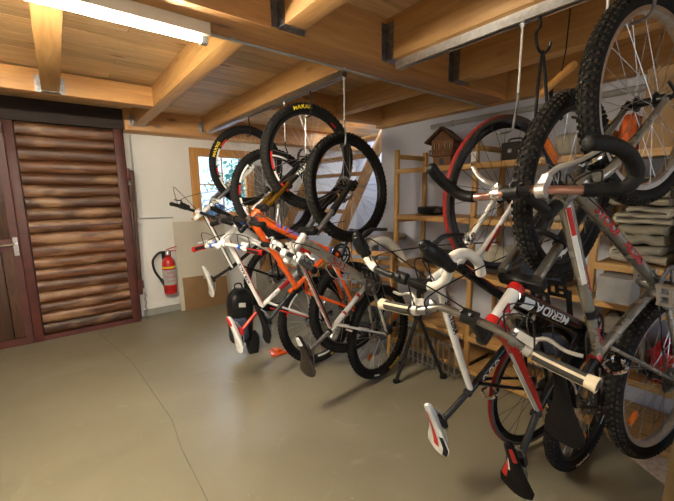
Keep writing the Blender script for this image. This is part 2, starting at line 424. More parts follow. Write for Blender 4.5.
mb = MB(); mb.box(.66, 4.505, 0, 2.9, 4.53, .075); struct(mb.build('baseboard_back', M['skirt']), 'grey painted base strip under the white wall')
# dark panel above the gate
mb = MB(); mb.box(-3.0, 4.36, 2.075, .62, 4.53, ZD); mb.box(-3.0, 4.34, 2.072, .62, 4.36, 2.095)
struct(mb.build('wall_gate_head', M['darkwood']), 'dark board above the wooden gate')

# gate: log boards in a red steel frame
gate = empty('door_1', (.15, 4.40, 0)); struct(gate, 'wide gate of horizontal weathered log boards in a red steel frame')
inv = lambda r: r
def child_w(mb, name, mat, root, **k):
    """mesh given in world coordinates, parented under a root that only translates"""
    t = root.matrix_world.inverted(); mb.v = [t @ p for p in mb.v]
    return mb.build(name, mat, root, **k)
mb = MB(); n = 18; z = .045; H = (2.07 - z) / n
for i in range(n):
    h = H * random.uniform(.92, 1.08) if i < n - 1 else 2.07 - z
    prof = []; rad = random.uniform(.028, .042)
    for j in range(9):
        a = PI * j / 8; prof.append((4.412 - rad * math.sin(a) ** .8, z + h / 2 - h / 2 * math.cos(a) * .985))
    L = [( -.235, p[0], p[1]) for p in prof] + [(-.235, 4.425, z + h), (-.235, 4.425, z)]
    R_ = [(.525, p[0] + random.uniform(-.004, .004), p[1]) for p in prof] + [(.525, 4.425, z + h), (.525, 4.425, z)]
    mb.loft([L, R_]); z += h
child_w(mb, 'log_boards', M['log'], gate, ang=60)
mb = MB(); mb.box(-.314, 4.36, 0, -.244, 4.43, 2.075); child_w(mb, 'post', M['redsteel'], gate, bevel=.004)
mb = MB(); mb.box(.52, 4.36, 0, .60, 4.43, 2.085); child_w(mb, 'post', M['redsteel'], gate, bevel=.004)
mb = MB(); mb.box(-.244, 4.362, 1.10, .52, 4.378, 1.118); child_w(mb, 'crossbar', M['redsteel'], gate)
mb = MB(); mb.box(-.244, 4.365, 0, .52, 4.42, .05); child_w(mb, 'bottom_rail', M['redsteel'], gate)
for zz in (1.62, .42):
    mb = MB(); mb.lathe([(.016, -.06), (.016, .06)], (.615, 4.355, zz), (0, 0, 1), 10); mb.box(.60, 4.352, zz - .045, .66, 4.362, zz + .045)
    child_w(mb, 'hinge', M['redsteel'], gate)
# door leaf at the side of the gate
dr = empty('door_2', (-.75, 4.40, 0)); struct(dr, 'dark wooden door with a steel lever handle')
mb = MB()
for k in range(7): mb.box(-1.20 + k * .125, 4.385, .06, -1.08 + k * .125 - .001, 4.42, .90)
for k in range(7): mb.box(-1.20 + k * .125, 4.385, 1.02, -1.08 + k * .125 - .001, 4.42, 2.0)
child_w(mb, 'boards', M['doorwood'], dr, bevel=.003)
mb = MB(); mb.box(-1.25, 4.365, 0, -.318, 4.425, .07); mb.box(-1.25, 4.365, .90, -.318, 4.425, 1.02); mb.box(-1.25, 4.365, 1.99, -.318, 4.425, 2.07); mb.box(-.375, 4.364, .07, -.318, 4.425, 2.0); mb.box(-1.25, 4.364, .07, -1.19, 4.425, 2.0)
child_w(mb, 'frame', M['redsteel'], dr)
mb = MB(); mb.box(-.362, 4.357, .86, -.328, 4.365, 1.03); mb.lathe([(.012, 0), (.012, .05)], (-.345, 4.36, .97), (0, -1, 0), 10)
mb.tube([(-.345, 4.315, .97), (-.40, 4.313, .968), (-.475, 4.315, .968)], .010, 8); mb.lathe([(.014, 0), (.014, .012)], (-.345, 4.357, .905), (0, -1, 0), 10)
child_w(mb, 'handle', M['chrome'], dr)
mb = MB(); mb.box(-3.0, 4.385, 0, -1.255, 4.44, 2.075); mb.box(-1.255, 4.43, 0, .62, 4.53, 2.075); struct(mb.build('wall_boarding_backing', M['doorwood']))  # boarding behind gate and door is added, unseen, to block daylight at gaps
# dark plank leaning beside the gate and a chain hanging at its foot
mb = MB(); mb.obox((.645, 4.40, .98), (.035, .04, 1.36), (1, 0, -.02)); mb.obox((.633, 4.392, 1.42), (.045, .03, .16), (1, 0, 0))
tag(mb.build('gate_prop', M['doorwood'], bevel=.004), 'narrow dark plank upright between gate post and white wall', 'plank')
mb = MB()
for k in range(17):
    c = V((.668 + .006 * math.sin(k * 1.3), 4.40, .30 - k * .0175))
    pts = [c + V((.009 * math.cos(t) if k % 2 else 0, .009 * math.cos(t) if not k % 2 else 0, .0135 * math.sin(t))) for t in [2 * PI * q / 8 for q in range(8)]]
    mb.tube(pts, .003, 5, closed=True)
tag(mb.build('chain', M['zinc']), 'short steel chain hanging at the foot of the gate post', 'chain')

# window with light wood frame, glazing bars
w = empty('window_1', (1.7, 4.53, 1.12)); struct(w, 'window with light wooden frame in the white wall')
mb = MB(); a0, a1, b0, b1 = 1.30, 2.10, 1.12, 1.96; fw = .10
mb.box(a0, 4.50, b0, a0 + fw, 4.56, b1); mb.box(a1 - fw, 4.50, b0, a1, 4.56, b1); mb.box(a0 + fw, 4.50, b1 - fw, a1 - fw, 4.56, b1); mb.box(a0 + fw, 4.50, b0, a1 - fw, 4.56, b0 + .06)
child_w(mb, 'window_frame', M['frame_wood'], w, bevel=.004)
mb = MB(); mb.box(a0 + fw, 4.53, 1.52, a1 - fw, 4.55, 1.535); mb.box(1.685, 4.53, b0 + .06, 1.70, 4.55, b1 - fw)
child_w(mb, 'glazing_bars', M['frame_wood'], w)
mb = MB(); mb.box(a0 + fw, 4.541, b0 + .06, a1 - fw, 4.545, b1 - fw); child_w(mb, 'pane', M['glass'], w)
mb = MB(); mb.box(a0 - .03, 4.44, b0 - .03, a1 + .03, 4.56, b0); child_w(mb, 'window_sill', M['frame_wood'], w, bevel=.004)
# outside: tree, pale house
t = empty('tree', (4.0, 9.5, -1)); tag(t, 'leafy green tree standing outside beyond the window', 'tree')
mb = MB(); mb.tube([(4.0, 9.5, -1), (4.02, 9.5, 1), (4.1, 9.55, 2.6)], [.14, .11, .05], 8); child_w(mb, 'trunk', M['bark'], t)
mb = MB(); rnd = random.Random(3)
for k in range(700):
    c = V((4.05 + rnd.gauss(0, .42), 9.5 + rnd.gauss(0, .4), 1.75 + rnd.gauss(0, .42))); d = V((rnd.uniform(-1, 1), rnd.uniform(-1, 1), rnd.uniform(-1, 1))).normalized(); e = d.orthogonal().normalized()
    s = rnd.uniform(.05, .10); mb.add([c - d * s, c + e * s * .5 + V((0, 0, .01)), c + d * s, c - e * s * .5 + V((0, 0, .01))], [(0, 1, 2, 3)])
child_w(mb, 'crown', M['leaf'], t)
hs = MB(); hs.box(0.5, 13, -1, 9, 14, 1.55); struct(hs.build('exterior_wall', M['snow']), 'pale house wall seen through the window')
mb = MB(); mb.box(-2, 4.9, -1.1, 12, 13, -1.0); struct(mb.build('exterior_ground', M['snow']))

# conduit, socket on white wall
mb = MB(); mb.tube([(.69, 4.515, 2.05), (.69, 4.515, 1.15)], .010, 8); mb.tube([(.70, 4.517, 1.142), (1.06, 4.517, 1.135)], .008, 8)
tag(mb.build('conduit', M['pipe']), 'thin grey wiring conduit down the white wall beside the gate', 'conduit')
mb = MB(); mb.box(.665, 4.49, 1.06, .725, 4.53, 1.125); b = mb.build('light_switch', M['wpaint'], bevel=.006); tag(b, 'small white switch box below the conduit on the white wall', 'switch box')
mb = MB(); mb.box(.682, 4.483, 1.07, .708, 4.491, 1.115); mb.build('rocker', M['greyp'], b, bevel=.003)

# boards leaning on the white wall
mb = MB(); th = .018
mb.extr([(1.05, 4.44, 0), (1.68, 4.44, 0), (1.66, 4.495, 1.075), (1.045, 4.495, 1.083)], (0, th * .9, 0))
tag(mb.build('leaning_board', M['palebd'], bevel=.003), 'large pale board leaning on the white wall under the window', 'board')
mb = MB(); mb.extr([(1.09, 4.40, 0), (1.64, 4.40, 0), (1.625, 4.424, .36), (1.34, 4.422, .36), (1.335, 4.425, .405), (1.085, 4.425, .41)], (0, .010, 0))
tag(mb.build('hardboard_sheet', M['brownbd'], bevel=.002), 'brown hardboard sheet with a stepped corner leaning on the pale board', 'board')

# fire extinguisher
ex = empty('fire_extinguisher', (.95, 4.44, .24)); tag(ex, 'red fire extinguisher mounted on the white wall beside the gate', 'fire extinguisher')
mb = MB(); mb.lathe([(.04, 0), (.068, .01), (.072, .04), (.072, .36), (.066, .40), (.045, .435), (.024, .445), (.024, .47)], (0, 0, 0), (0, 0, 1), 24); mb.build('cylinder', M['exred'], ex)
mb = MB(); mb.lathe([(.0735, .12), (.0735, .30)], (0, 0, 0), (0, 0, 1), 24); lb = mb.build('label', M['greyprint'], ex)
mb = MB(); mb.lathe([(.0742, .318), (.0742, .338)], (0, 0, 0), (0, 0, 1), 24); mb.build('band', M['yellow'], ex)
mb = MB()
for zz, ss, tx in ((.262, .030, 'FEUER'), (.215, .030, 'LÖSCHER'), (.165, .022, 'POWDER')):
    text_on(mb, tx, ss, lambda u, v_: (.0745 * math.sin(u / .0745), -.0745 * math.cos(u / .0745), zz + v_), .0004)
mb.build('lettering', M['rprint'], lb)
mb = MB(); mb.lathe([(.026, .47), (.026, .51), (.016, .53)], (0, 0, 0), (0, 0, 1), 12); mb.tube([(0, 0, .50), (-.04, -.01, .505)], .012, 8); mb.build('valve', M['chrome'], ex)
mb = MB(); mb.obox((.045, -.01, .548), (.12, .022, .008), (1, 0, .25)); mb.obox((.045, -.01, .515), (.10, .02, .008), (1, 0, -.05)); mb.build('lever', M['exred'], ex)
mb = MB(); mb.tube(spline([(-.03, -.01, .505), (-.10, -.015, .50), (-.165, -.02, .42), (-.155, -.02, .30), (-.105, -.02, .20), (-.082, -.01, .15)]), .013, 8); h = mb.build('hose', M['black'], ex)
mb = MB(); mb.lathe([(.014, 0), (.020, .02), (.016, .09), (.022, .10)], (-.100, -.02, .20), (.45, .2, -1), 10); mb.build('nozzle', M['greygrip'], h)
mb = MB(); mb.box(-.05, .066, .2, .05, .09, .5); mb.build('wall_bracket', M['blacksteel'], ex)

# ------------------------------------------------------------------ lamps
def batten(x0, x1, y, ztop, lab, mat):
    r = empty('ceiling_lamp', ((x0 + x1) / 2, y, ztop)); tag(r, lab, 'lamp')
    mb = MB(); mb.box(x0, y - .035, ztop - .048, x1, y + .035, ztop); child_w(mb, 'lamp_body', M['lampbody'], r, bevel=.004)
    mb = MB(); mb.tube([(x0 + .045, y, ztop - .054), (x1 - .045, y, ztop - .054)], .016, 14); child_w(mb, 'tube', mat, r)
    for x in (x0 + .02, x1 - .02):
        mb = MB(); mb.box(x - .014, y - .016, ztop - .074, x + .014, y + .016, ztop - .048); child_w(mb, 'lamp_holder', M['wprint'], r, bevel=.003)
    return r
batten(-.98, .55, 1.535, 2.064, 'long lit fluorescent lamp under the main girder', M['tube'])
batten(.8, 2.1, -1.3, 2.068, 'added fill lamp, unseen, under the joists behind the viewer', M['fill_tube2'])  # weak fill lamp added out of view
batten(-2.4, -1.0, -.9, 2.068, 'added fill lamp, unseen, over the open floor behind the viewer', M['fill_tube3'])  # added out of view to fill the room with light from behind

# ------------------------------------------------------------------ rails
def rail(x, y0, y1, z1, lab):
    r = MB(); w, h, t = .042, .038, .003
    r.box(x - w / 2, y0, z1 - t, x + w / 2, y1, z1); r.box(x - w / 2, y0, z1 - h, x - w / 2 + t, y1, z1 - t); r.box(x + w / 2 - t, y0, z1 - h, x + w / 2, y1, z1 - t)
    r.box(x - w / 2 + t, y0, z1 - h, x - w / 2 + .013, y1, z1 - h + t); r.box(x + w / 2 - .013, y0, z1 - h, x + w / 2 - t, y1, z1 - h + t)
    return tag(r.build('hanging_rail', M['alu']), lab, 'rail', 'bike hanging rails')
RX1, RX2 = 1.482, 1.412
rail(RX1, -.9, 1.36, 2.07, 'bright aluminium rail under the nearer joist, holding the drop-bar bikes')
rail(RX2, 1.72, 4.1, 2.11, 'aluminium rail under the farther joist, holding the orange bike')

# ------------------------------------------------------------------ bicycles
# bicycle space: x forward, y to the rider's far side, z up, origin at the bottom bracket
def rotvec(v):
    v = V(v); a = v.length
    return Matrix.Rotation(a, 3, v.normalized()) if a > 1e-9 else Matrix.Identity(3)
N0 = Matrix(((0, 0, -1), (0, 1, 0), (1, 0, 0)))
def q3(p, y=0): return V((p[0], y, p[1]))

def wheel(root, name, c, o, T=None):
    """rim > tyre, spokes, hub, lettering, reflectors, disc or sprockets"""
    R, tr = o['R'], o['tr']; cc = V((c[0], 0, c[1])); ri = R - 2 * tr
    mb = MB(T); rw = .6 * tr if tr > .02 else .0085
    mb.lathe([(ri + .004, -rw), (ri + .004, rw), (ri - .012, rw * .9), (ri - o.get('rimd', .016), rw * .45), (ri - o.get('rimd', .016), -rw * .45), (ri - .012, -rw * .9)], cc, (0, 1, 0), 64, True)
    w = mb.build(name, o['rim'], root, ang=30)
    rc = R - tr; m = 14
    mb = MB(T); prof = [(rc + tr * math.cos(2 * PI * j / m), tr * math.sin(2 * PI * j / m)) for j in range(m)]
    if o.get('tread'):
        k = m // 4 - 1
        mb.lathe([prof[j % m] for j in range(-k, k + 1)], cc, (0, 1, 0), 64); mb.k = 1
        # lathe() caps are avoided by opening the strips: drop the two cap faces
        mb2 = MB(T); tfs = [f for f in mb.f if len(f) == 4]; mb.f = tfs; mb.mi = [0] * len(tfs)
        o2 = len(mb.f); mb.lathe([prof[j % m] for j in range(k, m - k + 1)], cc, (0, 1, 0), 64)
        keep = [i for i, f in enumerate(mb.f) if len(f) == 4]; mb.mi = [mb.mi[i] for i in keep]; mb.f = [mb.f[i] for i in keep]
        mb.build('tyre', [o['tread'], o['tyre']], w, ang=60)
    else:
        mb.lathe(prof, cc, (0, 1, 0), 64, True)
        if o.get('knob'):
            n = o['knob']; ks = 46 / n; mb.k = 1 if o.get('knobmat') else 0
            for i in range(n):
                for row, (ya, dr, sx, sy) in enumerate(((-.22, .0, .017, .011), (.22, .5, .017, .011), (-.78, .25, .020, .010), (.78, .75, .020, .010), (-1.15, .5, .013, .008), (1.15, .0, .013, .008))):
                    a = 2 * PI * (i + dr) / n; rr = rc + tr * math.cos(ya); yy = tr * math.sin(ya)
                    rad = V((math.cos(a), 0, math.sin(a))); nrm = (rad * math.cos(ya) + V((0, 1, 0)) * math.sin(ya)); tg = V((-math.sin(a), 0, math.cos(a)))
                    mb.obox(cc + rad * rr + V((0, yy, 0)) + nrm * o.get('knobo', .0), (sx * ks, sy * (.5 + ks / 2), .0065), tg, nrm.cross(tg))
        mb.build('tyre', [o['tyre'], o['knobmat']] if o.get('knobmat') else o['tyre'], w, ang=50)
    hw = .028
    mb = MB(T); n = o.get('spk', 32)
    for i in range(n):
        sd = 1 if i % 2 else -1; a = 2 * PI * i / n; ha = a + (1 if (i // 2) % 2 else -1) * 1.15
        p = cc + V((math.cos(ha) * .022, sd * hw, math.sin(ha) * .022)); q = cc + V((math.cos(a) * (ri - .012), sd * .004, math.sin(a) * (ri - .012)))
        mb.tube([p, q], .00125, 4, caps=False)
    mb.build('spokes', o.get('spokemat', M['steel']), w)
    mb = MB(T); ax = o.get('axle', .052)
    mb.lathe([(.005, -ax - .018), (.009, -ax - .012), (.009, -ax), (.016, -ax + .004), (.016, -hw - .006), (.027, -hw - .002), (.027, -hw + .002), (.014, -hw + .006), (.012, 0), (.014, hw - .006), (.027, hw - .002), (.027, hw + .002), (.016, hw + .006), (.016, ax - .004), (.009, ax), (.009, ax + .012), (.005, ax + .018)], cc, (0, 1, 0), 14)
    if o.get('qr'): mb.tube([cc + V((0, -ax - .014, 0)), cc + V((.015, -ax - .026, .012)), cc + V((.05, -ax - .020, .035))], .005, 6)
    mb.build('hub', o.get('hub', M['black']), w)
    if o.get('disc'):
        mb = MB(T); mb.lathe([(.062, hw + .012), (.080, hw + .012), (.080, hw + .014), (.062, hw + .014)], cc, (0, 1, 0), 36, True)
        for k in range(6): a = k * PI / 3; mb.obox(cc + V((math.cos(a) * .042, hw + .013, math.sin(a) * .042)), (.052, .002, .008), (math.cos(a + .3), 0, math.sin(a + .3)), (0, 1, 0))
        mb.build('brake_disc', M['chrome'], w)
    if o.get('cass'):
        mb = MB(T)
        for k in range(7):
            r = .056 - k * .0055; y = -hw - .004 - k * .0042; nt_ = 18
            prof = []
            for j in range(nt_ * 2): a = PI * j / nt_; rr = r if j % 2 else r - .004; prof.append(cc + V((rr * math.cos(a), y, rr * math.sin(a))))
            mb.extr(prof, (0, -.0022, 0))
        mb.build('sprockets', M['zinc'], w)
    if o.get('texts'):
        mats = []; mb = MB(T)
        for s, th, mat, size, off in o['texts']:
            if mat not in mats: mats.append(mat)
            mb.k = mats.index(mat); th = math.radians(th)
            def fn(x, y, th=th, off=off):
                r = R - tr * (1 + off) + y; a = th - x / r; yy = -math.sqrt(max(1e-9, tr * tr - (r - rc) ** 2)) - .0022 if off < 2 else -rw - .002
                return cc + V((r * math.cos(a), yy, r * math.sin(a)))
            text_on(mb, s, size, fn, .0008, 1.15)
        mb.build('lettering', mats, w)
    if o.get('bands'):       # coloured decals on the rim side
        for mat, a0, a1 in o['bands']:
            mb = MB(T); ns = 10; vs = []; fs = []
            for sgn in (-1,):
                for i in range(ns + 1):
                    a = math.radians(a0 + (a1 - a0) * i / ns)
                    for r in (ri + .003, ri - .011): vs.append(cc + V((r * math.cos(a), sgn * (rw + .0015), r * math.sin(a))))
            for i in range(ns): fs.append((2 * i, 2 * i + 1, 2 * i + 3, 2 * i + 2))
            mb.add(vs, fs); mb.build('rim_decal', mat, w)
    for th, r in o.get('refl', ()):
        a = math.radians(th); e = V((math.cos(a), 0, math.sin(a))); mb = MB(T)
        mb.obox(cc + e * r + V((0, -.012, 0)), (o.get('refl_len', .07), .010, .030), e, (0, 1, 0)); mb.build('reflector', M['orefl'], w, bevel=.003)
    return w

def stick(mb, a, b, r0, r1=None, n=12, bow=None):
    a, b = V(a), V(b); r1 = r1 or r0
    if bow: c = (a + b) / 2 + V(bow); pts = [a * (1 - t) ** 2 + c * 2 * t * (1 - t) + b * t * t for t in [i / 8 for i in range(9)]]
    else: pts = [a, a.lerp(b, .33), a.lerp(b, .66), b]
    N = len(pts); mb.tube(pts, [r0 + (r1 - r0) * i / (N - 1) for i in range(N)], n)

def tube_text(mb, s, a, b, rad, size, flip=1, frac=.5, sx=1.0, rot=0, turn=False):
    """lettering wrapped on the viewer's side (-y) of a tube running a -> b"""
    a, b = V(a), V(b); u = (b - a).normalized(); m_ = a.lerp(b, frac); d = V((0, -1, 0)); d = (d - u * d.dot(u)).normalized(); n_ = u.cross(d) * -1
    def fn(x, y):
        if turn: x, y = y, -x
        t = y * flip / rad + rot
        return m_ + u * x * flip + (d * math.cos(t) + n_ * math.sin(t)) * (rad + .0016)
    text_on(mb, s, size, fn, .0010, sx)

def tube_strip(mb, a, b, rad, f0, f1, t0, t1, lift=.0012, r1=None):
    """painted stripe on a tube: part of its length and girth"""
    a, b = V(a), V(b); u = (b - a).normalized(); d = V((0, -1, 0)); d = (d - u * d.dot(u)).normalized(); n_ = u.cross(d) * -1; L = (b - a).length
    vs = []; fs = []; ns = 6
    for i in range(2):
        f = (f0, f1)[i]; rr = rad + ((r1 or rad) - rad) * f
        for j in range(ns + 1):
            t = t0 + (t1 - t0) * j / ns; vs.append(a + u * L * f + (d * math.cos(t) + n_ * math.sin(t)) * (rr + lift))
    for j in range(ns): fs.append((j, j + 1, ns + 2 + j, ns + 1 + j))
    mb.add(vs, fs)

def saddle(root, xn, xt, zc, mat, C, tilt=0, wid=.072):
    """nose at xn, tail at xt; cover, side skirt, rails"""
    L = xn - xt; rings = []; st = []
    prof = [(0, .008, .45), (.04, .017, .8), (.14, .021, 1), (.34, .025, 1), (.52, .036, 1), (.70, .056, 1), (.84, wid, 1), (.94, wid * .93, .85), (1.0, wid * .62, .55)]
    for t, w, h in prof:
        x = xn - L * t; z = zc + tilt * (t - .5) * L + .012 * (2 * t - 1) ** 2 + (.008 if t > .9 else 0); ring = []
        for j in range(16):
            a = 2 * PI * j / 16; cy, sz = math.cos(a), math.sin(a)
            zz = (sz * .012 * h - .004 * cy * cy) if sz > 0 else sz * .030 * h
            ring.append(V((x, w * cy * (1 if sz > -.3 else .86), z + zz)))
        rings.append(ring); st.append((x, w, z, h))
    mb = MB(); mb.loft(rings); s = mb.build('saddle', mat, root, ang=50)
    # decals
    def patch(name, mat_, t0, t1, y0, y1, lift=.0014):
        mb = MB(); vs = []; fs = []; n = 14; m_ = 6
        for i in range(n + 1):
            t = t0 + (t1 - t0) * i / n
            for k in range(len(prof) - 1):
                if prof[k][0] <= t <= prof[k + 1][0]: break
            f = (t - prof[k][0]) / (prof[k + 1][0] - prof[k][0]); w = st[k][1] + (st[k + 1][1] - st[k][1]) * f; z = st[k][2] + (st[k + 1][2] - st[k][2]) * f; h = prof[k][2] + (prof[k + 1][2] - prof[k][2]) * f
            for j in range(m_ + 1):
                yy = y0 + (y1 - y0) * j / m_; yy = max(-.985, min(.985, yy)); sz = math.sqrt(1 - yy * yy)
                vs.append(V((xn - L * t, w * yy * 1.01, z + sz * .012 * h - .004 * yy * yy + lift)))
        for i in range(n):
            for j in range(m_): q = i * (m_ + 1) + j; fs.append((q, q + 1, q + m_ + 2, q + m_ + 1))
        mb.add(vs, fs); o = mb.build(name, mat_, s)
    for d in C.get('saddle_decals', ()): patch('saddle_panel', *d)
    mb = MB()
    for sd in (-1, 1):
        mb.tube(spline([(xn - L * .12, sd * .010, zc - .012), (xn - L * .30, sd * .020, zc - .042), (xn - L * .62, sd * .022, zc - .045), (xn - L * .86, sd * .034, zc - .016)], 4), .0035, 6)
    mb.build('saddle_rails', M['steel'], s)
    return s

def bicycle(name, label, cat, pos, rv, G, C):
    R3 = rotvec(rv) @ N0
    root = empty(name, pos, R3); tag(root, label, cat, 'bicycles hanging by their front wheels')
    hl, hu, st, bb, ra, fa = [q3(G[k]) for k in ('hl', 'hu', 'st', 'bb', 'ra', 'fa')]
    axd = (hu - hl).normalized(); sl = G.get('slim', 1)
    # --- frame
    fm = C['frame']; idx = C.get('tubes', {}); mb = MB()
    def k(t): mb.k = idx.get(t, 0)
    rh = .0235 * sl
    k('head'); mb.lathe([(rh * 1.12, 0), (rh * 1.12, .012), (rh, .016), (rh, (hu - hl).length - .016), (rh * 1.12, (hu - hl).length - .012), (rh * 1.12, (hu - hl).length)], hl, axd, 16)
    t1, t2 = hu - axd * .035, hl + axd * .035
    if C.get('fs'):       # full suspension: interrupted seat tube, rocker and swingarm
        k('down'); stick(mb, t2, bb + V((.02, 0, .03)), .030, .026, 14, (-.01, 0, .02))
        k('top'); stick(mb, t1, st + V((.02, 0, -.01)), .024, .019, 12, (0, 0, -.02))
        k('seat'); stick(mb, st + V((.012, 0, -.04)), st + V((-.012, 0, .05)), .0185, n=12); stick(mb, st + V((.01, 0, -.03)), bb + V((.03, 0, .10)), .018, n=12)
        stick(mb, st + V((.01, 0, -.02)), t1.lerp(st, .62), .012)
        mb.lathe([(.030, -.042), (.030, .042)], bb, (0, 1, 0), 16)
        mp = bb + V((.01, 0, .09))
        k('stay')
        for sd in (-1, 1):
            a = ra + V((0, sd * .066, 0))
            stick(mb, mp + V((0, sd * .035, 0)), a, .015, .012, 10, (0, sd * .01, -.02)); up = st + V((-.085, sd * .045, -.10))
            stick(mb, up, a, .012, .010, 10); stick(mb, up, st + V((.045, sd * .030, -.13)), .013, .013, 10)
            mb.lathe([(.018, -.006), (.018, .006)], a, (0, 1, 0), 12)
        stick(mb, st + V((-.085, -.045, -.10)), st + V((-.085, .045, -.10)), .011)
    else:
        dr_, tr_ = G.get('dr', .024) * sl, G.get('tr', .018) * sl
        k('down'); stick(mb, t2, bb, dr_, dr_ * 1.02, 14, G.get('dbow'))
        k('top'); stick(mb, t1, st, tr_ * 1.1, tr_ * .85, 12, G.get('tbow'))
        k('seat'); stick(mb, bb, st + (st - bb).normalized() * .03, .0175 * (sl * .4 + .6))
        k('bb'); mb.lathe([(.022, -.036), (.022, .036)], bb, (0, 1, 0), 16)
        for sd in (-1, 1):
            k('stay'); a = ra + V((0, sd * .064, 0)); s0 = st.lerp(bb, .10) + V((0, sd * .016, 0))
            stick(mb, s0, s0.lerp(a, .45) + V((0, sd * .012, 0)), .0085); stick(mb, s0.lerp(a, .45) + V((0, sd * .012, 0)), a, .0085, .007)
            k('chain_stay'); stick(mb, bb + V((-.015, sd * .022, 0)), a, .011, .0085, 10, (0, sd * .014, 0))
            mb.obox(a + V((.012, 0, .006)), (.05, .006, .035), (a - st).cross(V((0, 1, 0))), (0, 1, 0))
        k('stay'); mb.tube([st.lerp(ra, .33) + V((0, -.026, 0)), st.lerp(ra, .33) + V((0, .026, 0))], .007, 8)
    f = mb.build('frame', fm, root, ang=45)
    # --- frame graphics
    for what, mat, args in C.get('gfx', ()):
        mb = MB()
        if what == 'text': tube_text(mb, *args(locals()))
        else: tube_strip(mb, *args(locals()))
        mb.build('frame_lettering' if what == 'text' else 'frame_stripe', mat, f)
    # collars of the head tube
    if C.get('collar'):
        L = (hu - hl).length
        for h0, h1 in ((-.004, .022), (L - .032, L + .006)): mb = MB(); mb.lathe([(rh * 1.2, h0), (rh * 1.25, (h0 + h1) / 2), (rh * 1.2, h1)], hl, axd, 16); mb.build('headset_collar', C['collar'], f)
    # --- steering
    ang = G.get('steer', 0); T = Matrix.Translation(hl) @ Matrix.Rotation(ang, 4, axd) @ Matrix.Translation(-hl)
    fw_ = .062
    if C['fork'] == 'sus':
        low = hl - axd * .035; d = fa - low; per = d - axd * d.dot(axd)
        mb = MB(T); mb.obox(low - axd * .0, (.042, .158, .040), per.normalized() if per.length > 1e-3 else V((1, 0, 0)), (0, 1, 0)); mb.tube([low, hl], .018, 10)
        fk = mb.build('fork', C.get('crown', M['black']), root, bevel=.008)
        tip = {}; bmb = MB(T); sms = []; off = axd.cross(V((0, 1, 0))).normalized() * -.0
        dirn = (fa - low); fwd = dirn + axd * (-dirn.dot(axd)); foot = fa - fwd * .62
        for sd in (-1, 1):
            a = low + V((0, sd * fw_, 0)) + fwd * .38; bq = foot + V((0, sd * fw_, 0)) + fwd * 0; mid = a.lerp(fa + V((0, sd * fw_, 0)) - fwd * .62, G.get('stan', .45))
            smb = MB(T); smb.tube([a, mid], .0165, 12); sms.append(smb); e = fa + V((0, sd * fw_, 0)) - fwd * .62
            bmb.tube([mid - (e - mid).normalized() * .012, mid + (e - mid) * .05, mid.lerp(e, .5), e], [.0225, .0225, .020, .017], 12)
            bmb.obox(fa + V((0, sd * fw_, 0)) - fwd * .3, (.05, .014, .034), (e - low), (0, 1, 0))
            tip[sd] = mid
        m0 = tip[-1]; m1 = tip[1]; fdir = fwd.normalized() if fwd.length > 1e-4 else V((1, 0, 0))
        bmb.tube(spline([m0, m0 + fdir * .03 + (fa - low).normalized() * .0 + V((0, .018, 0)), (m0 + m1) / 2 + fdir * .045, m1 + fdir * .03 - V((0, .018, 0)), m1], 4), .010, 8)
        bmb.build('fork_lowers', C.get('lower', M['black']), fk); [q.build('stanchion', C.get('stan', M['titan']), fk) for q in sms]
        if C.get('forktext'):
            tx, mt, sz, fl = C['forktext']; mb = MB(T); e = fa + V((0, -fw_, 0)) - fwd * .62; tube_text(mb, tx, tip[-1], e, .021, sz, fl, .45, 1.1); mb.build('fork_lettering', mt, fk)
    else:
        mb = MB(T); low = hl - axd * .012; mb.tube([hl + axd * .01, low - axd * .02], .021, 12)
        for sd in (-1, 1):
            e = fa + V((0, sd * (.058 if C['fork'] == 'rigid' else .052), 0)); a = low - axd * .015 + V((0, sd * .018, 0)); c1 = low - axd * .055 + V((0, sd * .046, 0)); k1 = low.lerp(fa, .6) - (fa - low - axd * (fa - low).dot(axd)) * .12 + V((0, sd * .053, 0))
            pts = spline([a, c1, k1, e], 6); N = len(pts)
            mb.tube(pts, [.0185 - .009 * i / (N - 1) for i in range(N)] if C['fork'] == 'rigid' else [.0165 - .008 * i / (N - 1) for i in range(N)], 10)
            mb.obox(e, (.035, .006, .026), e - c1, (0, 1, 0))
        fk = mb.build('fork', C['forkmat'], root, ang=50)
        if C.get('forkstripe'):
            mb = MB(T); c1 = low - axd * .07 + V((0, -.048, 0)); tube_strip(mb, c1, low.lerp(fa, .6) + V((0, -.053, 0)), .016, .0, .9, -.4, .4, .004); mb.build('fork_stripe', C['forkstripe'], fk)
    # --- wheels
    wf = dict(C['wheel']); wf.update(C.get('front', {})); wr = dict(C['wheel']); wr.update(cass=True, axle=.058); wr.update(C.get('rear', {}))
    wheel(root, 'front_wheel', G['fa'], wf, T); wheel(root, 'rear_wheel', G['ra'], wr)
    # --- stem and bar (bar given as a path through points)
    clamp = V(C['bar'][0][0]) if not isinstance(C['bar'], dict) else V(C['bar']['c'])
    B = C['bar']; ctr = V(B['c']); top = hu + axd * .035
    mb = MB(); mb.lathe([(.019, 0), (.019, .03), (.021, .032), (.021, .062), (.012, .070)], hu, axd, 14)
    stick(mb, top + axd * .012, ctr, .016, .017, 12); nd = (V(B['near'][0]) - V(B['far'][0])).normalized()
    mb.lathe([(.024, -.024), (.024, .024)], ctr, nd, 14)
    for sd in (-1, 1): mb.lathe([(.005, 0), (.005, .012)], ctr + nd * sd * .014 + (ctr - top).normalized() * .02, (ctr - top).normalized(), 8)
    sm = mb.build('stem', C.get('stem', M['black']), root, ang=40)
    pn = spline([ctr] + [V(p) for p in B['near']], 7); pf = spline([ctr] + [V(p) for p in B['far']], 7)
    mb = MB(); mb.tube(list(reversed(pf)) + pn[1:], .0128, 12)
    hb = mb.build('handlebar', C.get('barmat', M['black']), root, ang=60)
